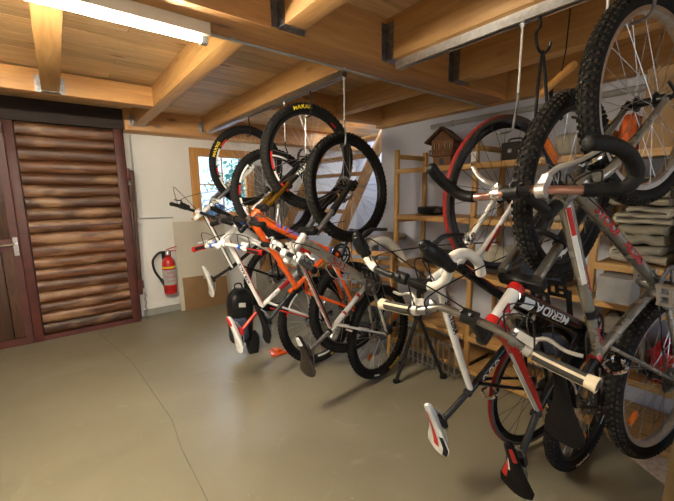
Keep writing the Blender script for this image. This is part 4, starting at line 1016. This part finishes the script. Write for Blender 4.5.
mb = MB(); text_on(mb, 'N', .045, lambda x, y: (2.3265, 1.418 - x, 1.6385 + y), .001); child_w(mb, 'lettering', M['kprint'], o)

# wooden chalet model on top
def house():
    R = Matrix.Rotation(math.radians(198), 3, 'Z') * 1.32; r = empty('model_chalet', (2.56, 1.81, 1.596), R); tag(r, 'small wooden model chalet on the top shelf board', 'model house')
    mb = MB(); mb.box(-.075, -.065, .0, .085, .065, .016); mb.box(-.06, -.055, .016, .075, .055, .062); mb.build('base', M['chalet'], r, bevel=.002)
    mb = MB(); 
    for k in range(6): mb.box(-.072, -.066, .062 + k * .016, .078, .066, .0775 + k * .016)
    mb.extr([(-.072, -.066, .158), (-.072, .066, .158), (-.072, 0, .215)], (.15, 0, 0)); mb.build('walls', M['chalet'], r, bevel=.0015)
    mb = MB()
    for sd in (-1, 1): mb.obox((.003, sd * .052, .188), (.205, .132, .010), (1, 0, 0), (0, sd * .756, -.654))
    mb.build('roof', M['chaletroof'], r, bevel=.001)
    mb = MB(); mb.box(.078, -.07, .066, .112, .07, .072)
    for k in range(9): mb.box(.105, -.066 + k * .0155, .072, .110, -.060 + k * .0155, .094)
    mb.box(.103, -.07, .094, .112, .07, .099); mb.build('balcony', M['chalet'], r)
    for y in (-.032, .032):
        mb = MB(); mb.box(.077, y - .012, .112, .081, y + .012, .138); wn = mb.build('window', M['kprint'], r); mb = MB()
        mb.box(.080, y - .015, .109, .083, y - .011, .141); mb.box(.080, y + .011, .109, .083, y + .015, .141); mb.box(.080, y - .001, .112, .083, y + .001, .138); mb.build('window_frame', M['shelfwood'], wn)
    mb = MB(); mb.box(.073, -.014, .016, .078, .014, .052); mb.build('door', M['kprint'], r)
house()

def soft(name, c, r, mat, lab, cat, seed=1, group=None, amp=.12, flat=.0):
    """lumpy soft bag/cloth: a rounded block pushed in and out by smooth waves"""
    rnd = random.Random(seed); ph = [rnd.uniform(0, 6) for _ in range(6)]; mb = MB(); vs = []; n, m = 28, 18
    for i in range(1, m):
        t = PI * i / m
        for j in range(n):
            a = 2 * PI * j / n; q = lambda v: math.copysign(abs(v) ** .55, v)
            d = V((q(math.sin(t)) * q(math.cos(a)), q(math.sin(t)) * q(math.sin(a)), q(math.cos(t))))
            k = 1 + amp * (math.sin(3 * a + ph[0] + 2 * t) * .5 + math.sin(5 * t + ph[1] + a) * .5 + .4 * math.sin(7 * a + ph[2] - 3 * t))
            p = V((d.x * r[0] * k, d.y * r[1] * k, d.z * r[2] * (k if d.z > 0 else 1))); vs.append(V(c) + p)
    z0 = min(p.z for p in vs); fs = []
    for i in range(m - 2):
        for j in range(n): k = (j + 1) % n; fs.append((i * n + j, (i + 1) * n + j, (i + 1) * n + k, i * n + k))
    fs += [tuple(range(n)), tuple(reversed(range((m - 2) * n, (m - 1) * n)))]
    mb.add(vs, fs); return tag(mb.build(name, mat, None, ang=80), lab, cat, group)

soft('pouch', (2.55, 1.922, 1.241), (.066, .138, .035), M['black'], 'flat black zip pouch lying on the shelf board under the chalet', 'pouch', 4, amp=.06)
# grey case on the top board
mb = MB(); mb.box(2.50, 1.186, 1.597, 2.655, 1.313, 1.733); cs = tag(mb.build('hard_case', M['greygrip'], bevel=.014), 'small dark grey hard case on the top shelf board beside the chalet', 'case')
mb = MB(); mb.tube(spline([(2.575, 1.205, 1.732), (2.575, 1.21, 1.758), (2.575, 1.29, 1.758), (2.575, 1.295, 1.732)], 4), .006, 6); mb.build('handle', M['black'], cs)
mb = MB(); mb.box(2.495, 1.235, 1.66, 2.501, 1.262, 1.685); mb.build('latch', M['zinc'], cs)
soft('helmet_bag', (2.57, .89, 1.672), (.12, .083, .074), M['canvas2'], 'rounded pale bag on the top shelf board behind the tyre with orange reflector', 'bag', 8, amp=.05)
soft('orange_bag', (2.53, .592, 1.698), (.09, .044, .10), M['obag'], 'crumpled orange fabric bag on the top shelf board', 'bag', 12, amp=.10)
bx = empty('cardboard_box', (2.57, .34, 1.597)); tag(bx, 'large plain cardboard box on the top shelf board', 'box')
mb = MB(); mb.box(2.40, .10, 1.597, 2.74, .525, 1.99); child_w(mb, 'carton', M['cardboard'], bx, bevel=.003)
for y in (.105, .32):
    mb = MB(); mb.box(2.40, y, 1.991, 2.74, y + .20, 1.995); child_w(mb, 'flap', M['cardboard'], bx)
mb = MB(); mb.box(2.3985, .28, 1.597, 2.3995, .345, 1.99); child_w(mb, 'packing_tape', M['tan'], bx)

# folded canvas sheets: a serpentine of cloth, open folds towards the room
def folded(y0, y1, z0, h, depth, mat, seed, layers=3, tilt=0.0):
    rnd = random.Random(seed); t = h / layers; r_ = t * .46; path = []; yl, yr = y0 + r_, y1 - r_
    for k in range(layers):
        zc = z0 + r_ + k * t * .98; a, b = (yl, yr) if k % 2 == 0 else (yr, yl)
        wob, fq, pq = rnd.uniform(.10, .22), rnd.uniform(5, 9), rnd.uniform(0, 6)
        sh_ = rnd.uniform(-.045, .008) * (1 if b > a else -1)
        for i in range(19):
            f = i / 18; path.append((a + (b + sh_ - a) * f, zc + t * wob * math.sin(f * fq + pq) * math.sin(PI * f)))
        if k < layers - 1:
            e = b + sh_
            for i in range(1, 8): an = -PI / 2 + PI * i / 8; path.append((e + math.copysign(math.cos(an) * t * .46, b - a), zc + t * .49 + math.sin(an) * t * .49))
    th = t * .47; N = len(path); rings = []; nx = 12; x0 = 2.395 + rnd.uniform(-.02, .02)
    for k in range(nx + 1):
        x = x0 + depth * k / nx; ring = []; top = []; bot = []
        for i, (y, z) in enumerate(path):
            pa = V(path[max(0, i - 1)]); pb = V(path[min(N - 1, i + 1)]); d = (pb - pa).normalized() if (pb - pa).length else V((1, 0)); nrm = V((-d.y, d.x)); wv = .014 * math.sin(k * .65 + i * .22 + seed); e = math.sin(PI * min(1, (k + .5) / 2) / 2) if k < 2 else 1
            top.append(V((x + .006 * math.sin(i * .5 + seed), y + nrm.x * th * e + wv * .4, z + nrm.y * th * e + tilt * (y - y0)))); bot.append(V((x + .006 * math.sin(i * .5 + seed), y - nrm.x * th * e + wv * .4, z - nrm.y * th * e + tilt * (y - y0))))
        rings.append(top + list(reversed(bot)))
    mb = MB(); mb.loft(rings); zmin = min(p.z for p in mb.v); mb.v = [p + V((0, 0, z0 - zmin)) for p in mb.v]
    zmax = max(p.z for p in mb.v); return mb, zmax
ctags = ['thick folded grey canvas at the bottom of the stack by the wooden frame', 'folded canvas sheet second from the bottom of the stack by the wooden frame', 'folded canvas third from the bottom of the stack by the wooden frame',
         'folded canvas fourth from the bottom of the stack by the wooden frame', 'crumpled canvas on top of the stack by the wooden frame']
z = .999
for i, (h, m_, ly) in enumerate(((.095, 'canvas2', 2), (.11, 'canvas', 2), (.095, 'canvas2', 3), (.08, 'canvas', 2), (.065, 'canvas3', 2))):
    mb, zz = folded(.345 + .012 * (i % 2), .618 - .012 * (i % 3), z, h, .32, M[m_], 11 + i, ly); o = mb.build('folded_canvas', M[m_], None, ang=70); tag(o, ctags[i], 'canvas sheet', 'folded canvas sheets on the shelf'); z = zz + .001
ctags2 = ['folded canvas lowest in the stack at the shelf end', 'folded canvas second from below in the stack at the shelf end', 'folded canvas third from below in the stack at the shelf end', 'folded canvas on top of the stack at the shelf end']
z = .999
for i, (h, m_, ly) in enumerate(((.10, 'canvas', 2), (.11, 'canvas2', 2), (.11, 'canvas', 3), (.09, 'canvas2', 2))):
    mb, zz = folded(-.05, .295 - .012 * (i % 2), z, h, .32, M[m_], 31 + i, ly); o = mb.build('folded_canvas', M[m_], None, ang=70); tag(o, ctags2[i], 'canvas sheet', 'folded canvas sheets on the shelf'); z = zz + .001
ctags3 = ['folded pale canvas lying lowest on the board behind the silver-grey bicycle', 'folded brown canvas on the pale canvas behind the silver-grey bicycle', 'folded grey canvas on top of the pile behind the silver-grey bicycle']
z = 1.206
for i, (h, m_, ly) in enumerate(((.085, 'canvas2', 2), (.09, 'canvas3', 3), (.06, 'canvas', 2))):
    mb, zz = folded(.72, 1.10 - .05 * i, z, h, .30, M[m_], 51 + i, ly, 0); o = mb.build('folded_canvas', M[m_], None, ang=70); tag(o, ctags3[i], 'canvas sheet', 'folded canvas sheets on the shelf'); z = zz + .001
# straw-coloured netting tucked on the tall stack is part of the top canvas; pale round lid in front
mb = MB(); mb.lathe([(0, .0), (.10, .004), (.128, .016), (.130, .022), (.10, .012), (0, .008)], (2.23, .30, 1.552), (.25, .08, 1), 28); 
# pile of cloth and dark bags on the middle board
soft('cloth_heap', (2.55, 1.262, .890), (.13, .11, .102), M['canvas2'], 'heap of crumpled beige cloth on the middle board behind the road bike fork', 'cloth', 21, amp=.16)
soft('dark_bag', (2.54, .96, .869), (.12, .14, .081), M['bluegrey'], 'dark navy bag on the middle board beside the beige cloth heap', 'bag', 23, amp=.10)
soft('black_bag', (2.55, 1.78, .846), (.12, .18, .058), M['black'], 'flat black bag on the middle board under the black pouch', 'bag', 25, amp=.10)
# wooden frame with grey panel
r = empty('wooden_frame', (2.47, .52, .787)); tag(r, 'light wooden frame with grey panel standing on the middle board', 'frame')
mb = MB(); y0, y1, z0, z1 = .427, .626, .787, .970
mb.box(2.44, y0, z0, 2.50, y0 + .028, z1); mb.box(2.44, y1 - .028, z0, 2.50, y1, z1); mb.box(2.44, y0, z1 - .026, 2.50, y1, z1); mb.box(2.44, y0, z0, 2.50, y1, z0 + .022); child_w(mb, 'border', M['shelfwood'], r, bevel=.003)
mb = MB(); mb.box(2.465, y0 + .029, z0 + .023, 2.235, y1 - .029, z1 - .027); child_w(mb, 'panel', M['greyprint'], r)
# bags and crates low down
soft('duffel_bag', (2.55, .525, .537), (.13, .095, .15), M['greyfab'], 'grey-brown duffel bag on the lower board behind the rear wheel of the silver-grey bicycle', 'bag', 41, amp=.08)
soft('dark_sack', (2.55, .90, .412), (.12, .14, .095), M['bluegrey'], 'dark sack on the lower board behind the crank of the red bike', 'bag', 43, amp=.10)
soft('brown_sack', (2.55, 1.21, .397), (.12, .09, .080), M['canvas3'], 'brown cloth sack on the lower board beside the dark sack', 'bag', 45, amp=.10)
c = empty('plastic_crate', (2.55, .17, .386)); tag(c, 'red plastic crate with yellow lettering on the lower board at the shelf end', 'crate')
mb = MB(); a = (2.39, -.05, .387, 2.69, .375, .552); t_ = .012
mb.box(a[0], a[1], a[2], a[3], a[4], a[2] + t_); mb.box(a[0], a[1], a[2], a[0] + t_, a[4], a[5]); mb.box(a[3] - t_, a[1], a[2], a[3], a[4], a[5]); mb.box(a[0], a[1], a[2], a[3], a[1] + t_, a[5]); mb.box(a[0], a[4] - t_, a[2], a[3], a[4], a[5])
child_w(mb, 'bin', M['redbox'], c, bevel=.004)
mb = MB(); mb.box(a[0] - .008, a[1] - .006, a[5] - .018, a[0] + .012, a[4] + .006, a[5] + .004); child_w(mb, 'rim', M['redbox'], c)
mb = MB()
for tx, zz in (('BERGSPORT', .500), ('SERVICE', .445)): text_on(mb, tx, .036, lambda x, y: (a[0] - .0015, .165 - x, zz + y), .0006)
child_w(mb, 'lettering', M['yellow'], c)
# fallen chipboard sheet, plank at the foot of the shelf
mb = MB(); mb.extr([(2.10, .16, 0), (2.475, -.02, 0), (2.475, .57, 0), (2.42, .575, 0), (2.30, .475, 0)], (0, 0, .012))
tag(mb.build('chipboard_sheet', M['osb'], bevel=.002), 'speckled chipboard offcut lying on the floor at the foot of the shelf', 'board')
# tan post of a rack at the picture edge
mb = MB(); mb.lathe([(.118, 0), (.140, .03), (.150, .18), (.146, .42), (.132, .66), (.118, .70), (.0, .71)], (1.755, .030, 0), (0, 0, 1), 28)
tag(mb.build('tan_bin', M['tan'], None), 'tan rounded bin on the floor at the end of the shelf', 'bin')
# pipe and junction box on the wall
mb = MB(); mb.tube([(2.768, 2.12, 1.985), (2.768, -.5, 1.985)], .020, 12)
for y in (1.9, 1.0, .1): mb.lathe([(.025, -.012), (.025, .012)], (2.768, y, 1.985), (0, 1, 0), 12)
tag(mb.build('wall_pipe', M['pipe']), 'grey plastic pipe along the top of the white shelf wall', 'pipe')

# ------------------------------------------------------------------ round table, slatted chair, black stand, wire rack
r = empty('round_table', (2.45, 2.52, 0)); tag(r, 'tall round grey-brown wooden table between shelf and staircase', 'table')
mb = MB(); mb.lathe([(0, .96), (.305, .96), (.31, .965), (.31, .985), (.303, .99), (0, .99)], (2.45, 2.52, 0), (0, 0, 1), 40); child_w(mb, 'tabletop', M['tablew'], r)
mb = MB(); mb.lathe([(.036, .03), (.036, .96)], (2.45, 2.52, 0), (0, 0, 1), 14); child_w(mb, 'pedestal', M['zinc'], r)
mb = MB(); mb.lathe([(.21, 0), (.21, .02), (.05, .05), (.036, .06)], (2.45, 2.52, 0), (0, 0, 1), 28); child_w(mb, 'foot', M['blacksteel'], r)
r = empty('folding_chair', (2.10, 2.23, 0)); tag(r, 'folded slatted wooden chair leaning on the round table', 'chair')
for sd in (-1, 1):
    mb = MB(); o_ = V((.53, -.85, 0)).normalized() * .19 * sd; mb.obox(V((2.105, 2.235, .475)) + o_, (.965, .024, .035), (.10, .07, .985), (.5, -.85, 0)); child_w(mb, 'side_rail', M['stairwood'], r, bevel=.003)
for k in range(7):
    z = .42 + k * .075; mb = MB(); c0 = V((2.105, 2.235, .475)) + V((.10, .07, .985)).normalized() * (z - .475); mb.obox(c0, (.37, .045, .016), (.53, -.85, 0), (.10, .07, .985)); child_w(mb, 'slat', M['stairwood'], r, bevel=.002)

r = empty('work_stand', (1.98, 1.60, 0)); tag(r, 'black folding work stand on the floor behind the road bike', 'stand')
apex = V((2.02, 1.62, .50)); feet = [(1.84, 1.66, .014), (2.16, 1.48, .014), (2.08, 1.82, .014)]
for ft in feet:
    mb = MB(); mb.tube([apex, V(ft)], .014, 10); lg = child_w(mb, 'leg', M['blacksteel'], r); mb = MB(); d = (V(ft) - apex).normalized(); mb.obox(V(ft) + V((0, 0, .0)), (.045, .03, .026), (d.x, d.y, 0)); mb.T = None; t = r.matrix_world.inverted(); mb.v = [t @ p for p in mb.v]; mb.build('rubber_foot', M['rubber'], lg, bevel=.004)
mb = MB(); mb.tube([apex - V((0, 0, .04)), V((2.03, 1.625, .74))], .017, 10); mb.lathe([(.03, -.03), (.03, .03)], apex, (0, 0, 1), 12); child_w(mb, 'column', M['blacksteel'], r)
mb = MB(); mb.obox((2.03, 1.625, .755), (.16, .05, .03), (.6, -.8, 0)); child_w(mb, 'top_plate', M['blacksteel'], r, bevel=.006)
r = empty('wire_rack', (2.26, 1.69, 0)); tag(r, 'grey wire rack in front of the shelf behind the black stand', 'rack')
mb = MB(); mb.tube([(2.21, 1.40, .03), (2.21, 1.98, .03)], .006, 6); mb.tube([(2.21, 1.40, .25), (2.21, 1.98, .25)], .006, 6); mb.tube([(2.32, 1.40, .03), (2.32, 1.98, .03)], .006, 6)
mb.tube([(2.21, 1.40, .03), (2.32, 1.40, .03)], .006, 6); mb.tube([(2.21, 1.98, .03), (2.32, 1.98, .03)], .006, 6); child_w(mb, 'rack_frame', M['steel'], r)
mb = MB()
for k in range(12): y = 1.42 + k * .049; mb.tube([(2.21, y, .0), (2.21, y, .265)], .0075, 6)
child_w(mb, 'bars', M['steel'], r)
# backpack hanging from the seat post of the bike by the window
r = empty('backpack', (1.16, 2.84, .30)); tag(r, 'black backpack standing on the floor in front of the leaning boards', 'backpack')
def blob(c, r_, seed):
    rnd = random.Random(seed); mb = MB(); n, m = 24, 16; vs = []
    for i in range(1, m):
        t = PI * i / m
        for j in range(n):
            a = 2 * PI * j / n; q = lambda v: math.copysign(abs(v) ** .6, v); k = 1 + .06 * math.sin(3 * a + seed) * math.sin(2 * t) + .05 * math.sin(5 * t + seed)
            vs.append(V(c) + V((q(math.sin(t)) * q(math.cos(a)) * r_[0] * k, q(math.sin(t)) * q(math.sin(a)) * r_[1] * k, q(math.cos(t)) * r_[2] * k)))
    fs = []
    for i in range(m - 2):
        for j in range(n): k = (j + 1) % n; fs.append((i * n + j, (i + 1) * n + j, (i + 1) * n + k, i * n + k))
    fs += [tuple(range(n)), tuple(reversed(range((m - 2) * n, (m - 1) * n)))]; mb.add(vs, fs); return mb
child_w(blob((1.145, 2.84, .36), (.105, .085, .24), 2), 'body', M['black'], r, ang=80)
child_w(blob((1.10, 2.77, .26), (.07, .06, .11), 5), 'front_pocket', M['bluegrey'], r, ang=80)
child_w(blob((1.235, 2.82, .10), (.055, .05, .10), 7), 'hip_wing', M['black'], r, ang=80)
mb = MB(); mb.obox((1.11, 2.757, .48), (.10, .012, .035), (.8, -.6, 0)); child_w(mb, 'reflective_patch', M['greyprint'], r)
for sd in (0, .06):
    mb = MB(); mb.tube(spline([(1.12 + sd, 2.90, .58), (1.13 + sd, 2.95, .54), (1.14 + sd, 2.97, .40), (1.13 + sd, 2.92, .22)], 5), .010, 6); child_w(mb, 'strap', M['black'], r)
mb = MB(); mb.tube(spline([(1.11, 2.85, .59), (1.12, 2.86, .635), (1.17, 2.86, .635), (1.18, 2.85, .59)], 4), .007, 6); child_w(mb, 'carry_loop', M['black'], r)
# orange wedge on the floor, red bottle
mb = MB(); mb.extr([(1.32, 2.62, 0), (1.47, 2.60, 0), (1.43, 2.74, 0), (1.35, 2.75, 0)], (0, 0, .02)); mb.extr([(1.36, 2.64, .02), (1.43, 2.63, .02), (1.41, 2.70, .02), (1.37, 2.71, .02)], (0, 0, .025))
tag(mb.build('plastic_wedge', M['opaint'], bevel=.005), 'orange plastic wedge on the floor under the farther bikes', 'wedge')
# cable loop and wooden-handled tool hanging from the bright rail
r = empty('hanging_hook', (RX1, .66, 2.034)); tag(r, 'black S-shaped hook on the bright rail carrying a cable loop', 'hook', 'hooks and rods of the bike rails')
mb = MB(); mb.tube(spline([(RX1, .66, 2.034), (RX1 + .01, .66, 2.00), (RX1 - .02, .66, 1.97), (RX1 - .01, .655, 1.92), (RX1 + .03, .65, 1.908), (RX1 + .06, .645, 1.93), (RX1 + .06, .64, 1.955)], 6), .0055, 8); child_w(mb, 'bent_wire', M['blacksteel'], r)
mb = MB(); tp = V((RX1 + .028, .652, 1.905)); mb.tube(spline([tp + V((-.02, .0, -.30)), tp + V((-.016, .002, -.12)), tp + V((-.006, 0, -.01)), tp + V((0, 0, .008)), tp + V((.010, 0, -.012)), tp + V((.03, -.005, -.09)), tp + V((.05, -.01, -.20)), tp + V((.04, -.01, -.29)), tp + V((.01, 0, -.33)), tp + V((-.02, 0, -.30))], 6), .0065, 8)
tag(mb.build('cable_loop', M['black']), 'black cable loop hanging from the S-shaped hook', 'cable')
r = empty('hand_tool', (1.75, .70, 1.92)); tag(r, 'dark shafted tool with orange wooden handle hanging behind the cable loop', 'tool')
mb = MB(); a, b = V((1.70, .74, 1.80)), V((1.86, .665, 1.945)); mb.tube([a, a.lerp(b, .1), a.lerp(b, .5), a.lerp(b, .9), b], [.012, .017, .016, .019, .014], 12); child_w(mb, 'handle', M['frame_wood'], r)
mb = MB(); mb.tube([a.lerp(b, .35) - V((0, 0, .01)), V((1.75, .70, 1.74)), V((1.765, .66, 1.70))], .009, 8); mb.tube([a.lerp(b, .6), V((1.82, .69, 2.0)), V((1.83, .69, 2.20)), V((1.84, .69, ZD - .001))], .003, 6); child_w(mb, 'shaft', M['blacksteel'], r)
# red bottle in the cage of the orange bike
r = empty('water_bottle', (1.18, 2.02, .815)); tag(r, 'red drinking bottle with white cap below the orange frame', 'bottle')
bpy.context.view_layer.update()
mw = BI['orange'].matrix_world
pa, pb = mw @ V((.10, -.005, .235)), mw @ V((.285, -.005, .445))
u = (pb - pa).normalized()
mb = MB(); mb.lathe([(.030, 0), (.036, .008), (.036, .055), (.033, .065), (.036, .075), (.036, .14), (.026, .155)], pa, u, 16); child_w(mb, 'body', M['rpaint'], r)
mb = MB(); mb.lathe([(.028, .154), (.028, .172), (.016, .180), (.011, .182), (.011, .20), (.0, .203)], pa, u, 14); child_w(mb, 'cap', M['wpaint'], r)

# ------------------------------------------------------------------ camera, light, view
cam = bpy.data.cameras.new('camera'); co = bpy.data.objects.new('camera', cam); COL.objects.link(co)
yw, pt, rl = [math.radians(v) for v in (37.958, 9.0723, -.6424)]
f = V((math.sin(yw) * math.cos(pt), math.cos(yw) * math.cos(pt), -math.sin(pt))); rt = V((math.cos(yw), -math.sin(yw), 0)); up = rt.cross(f)
r2 = rt * math.cos(rl) + up * math.sin(rl); u2 = -rt * math.sin(rl) + up * math.cos(rl)
co.matrix_world = Matrix((r2, u2, -f)).transposed().to_4x4(); co.location = (0, 0, 1.39)
cam.sensor_fit = 'HORIZONTAL'; cam.sensor_width = 36; cam.lens = 353.72 / 674 * 36; cam.clip_start = .02
sc.camera = co
w = bpy.data.worlds.new('sky'); sc.world = w; w.use_nodes = True
bg = w.node_tree.nodes['Background']; sky = w.node_tree.nodes.new('ShaderNodeTexSky'); sky.sky_type = 'HOSEK_WILKIE'; sky.turbidity = 4; sky.sun_direction = (.3, -.5, .8)
w.node_tree.links.new(sky.outputs['Color'], bg.inputs['Color']); bg.inputs['Strength'].default_value = 8.0
def area(name, loc, rot, sx, sy, e, c):
    d = bpy.data.lights.new(name, 'AREA'); d.shape = 'RECTANGLE'; d.size = sx; d.size_y = sy; d.energy = e; d.color = c
    o = bpy.data.objects.new(name, d); COL.objects.link(o); o.location = loc; o.rotation_euler = rot; return o
# daylight entering through the window and down the stairwell
area('window_daylight', (1.75, 5.75, 2.95), (math.radians(-42), 0, 0), 1.6, 1.0, 300, (.72, .84, 1.0))
area('stairwell_daylight', (3.4, 3.65, 2.25), (0, 0, 0), .9, 1.2, 12, (.74, .84, 1.0))
sc.view_settings.view_transform = 'Standard'; sc.view_settings.look = 'None'; sc.view_settings.gamma = 1; sc.view_settings.use_curve_mapping = False
sc.view_settings.exposure = 0.5
sc.cycles.use_denoising = True
sc.cycles.max_bounces = 8
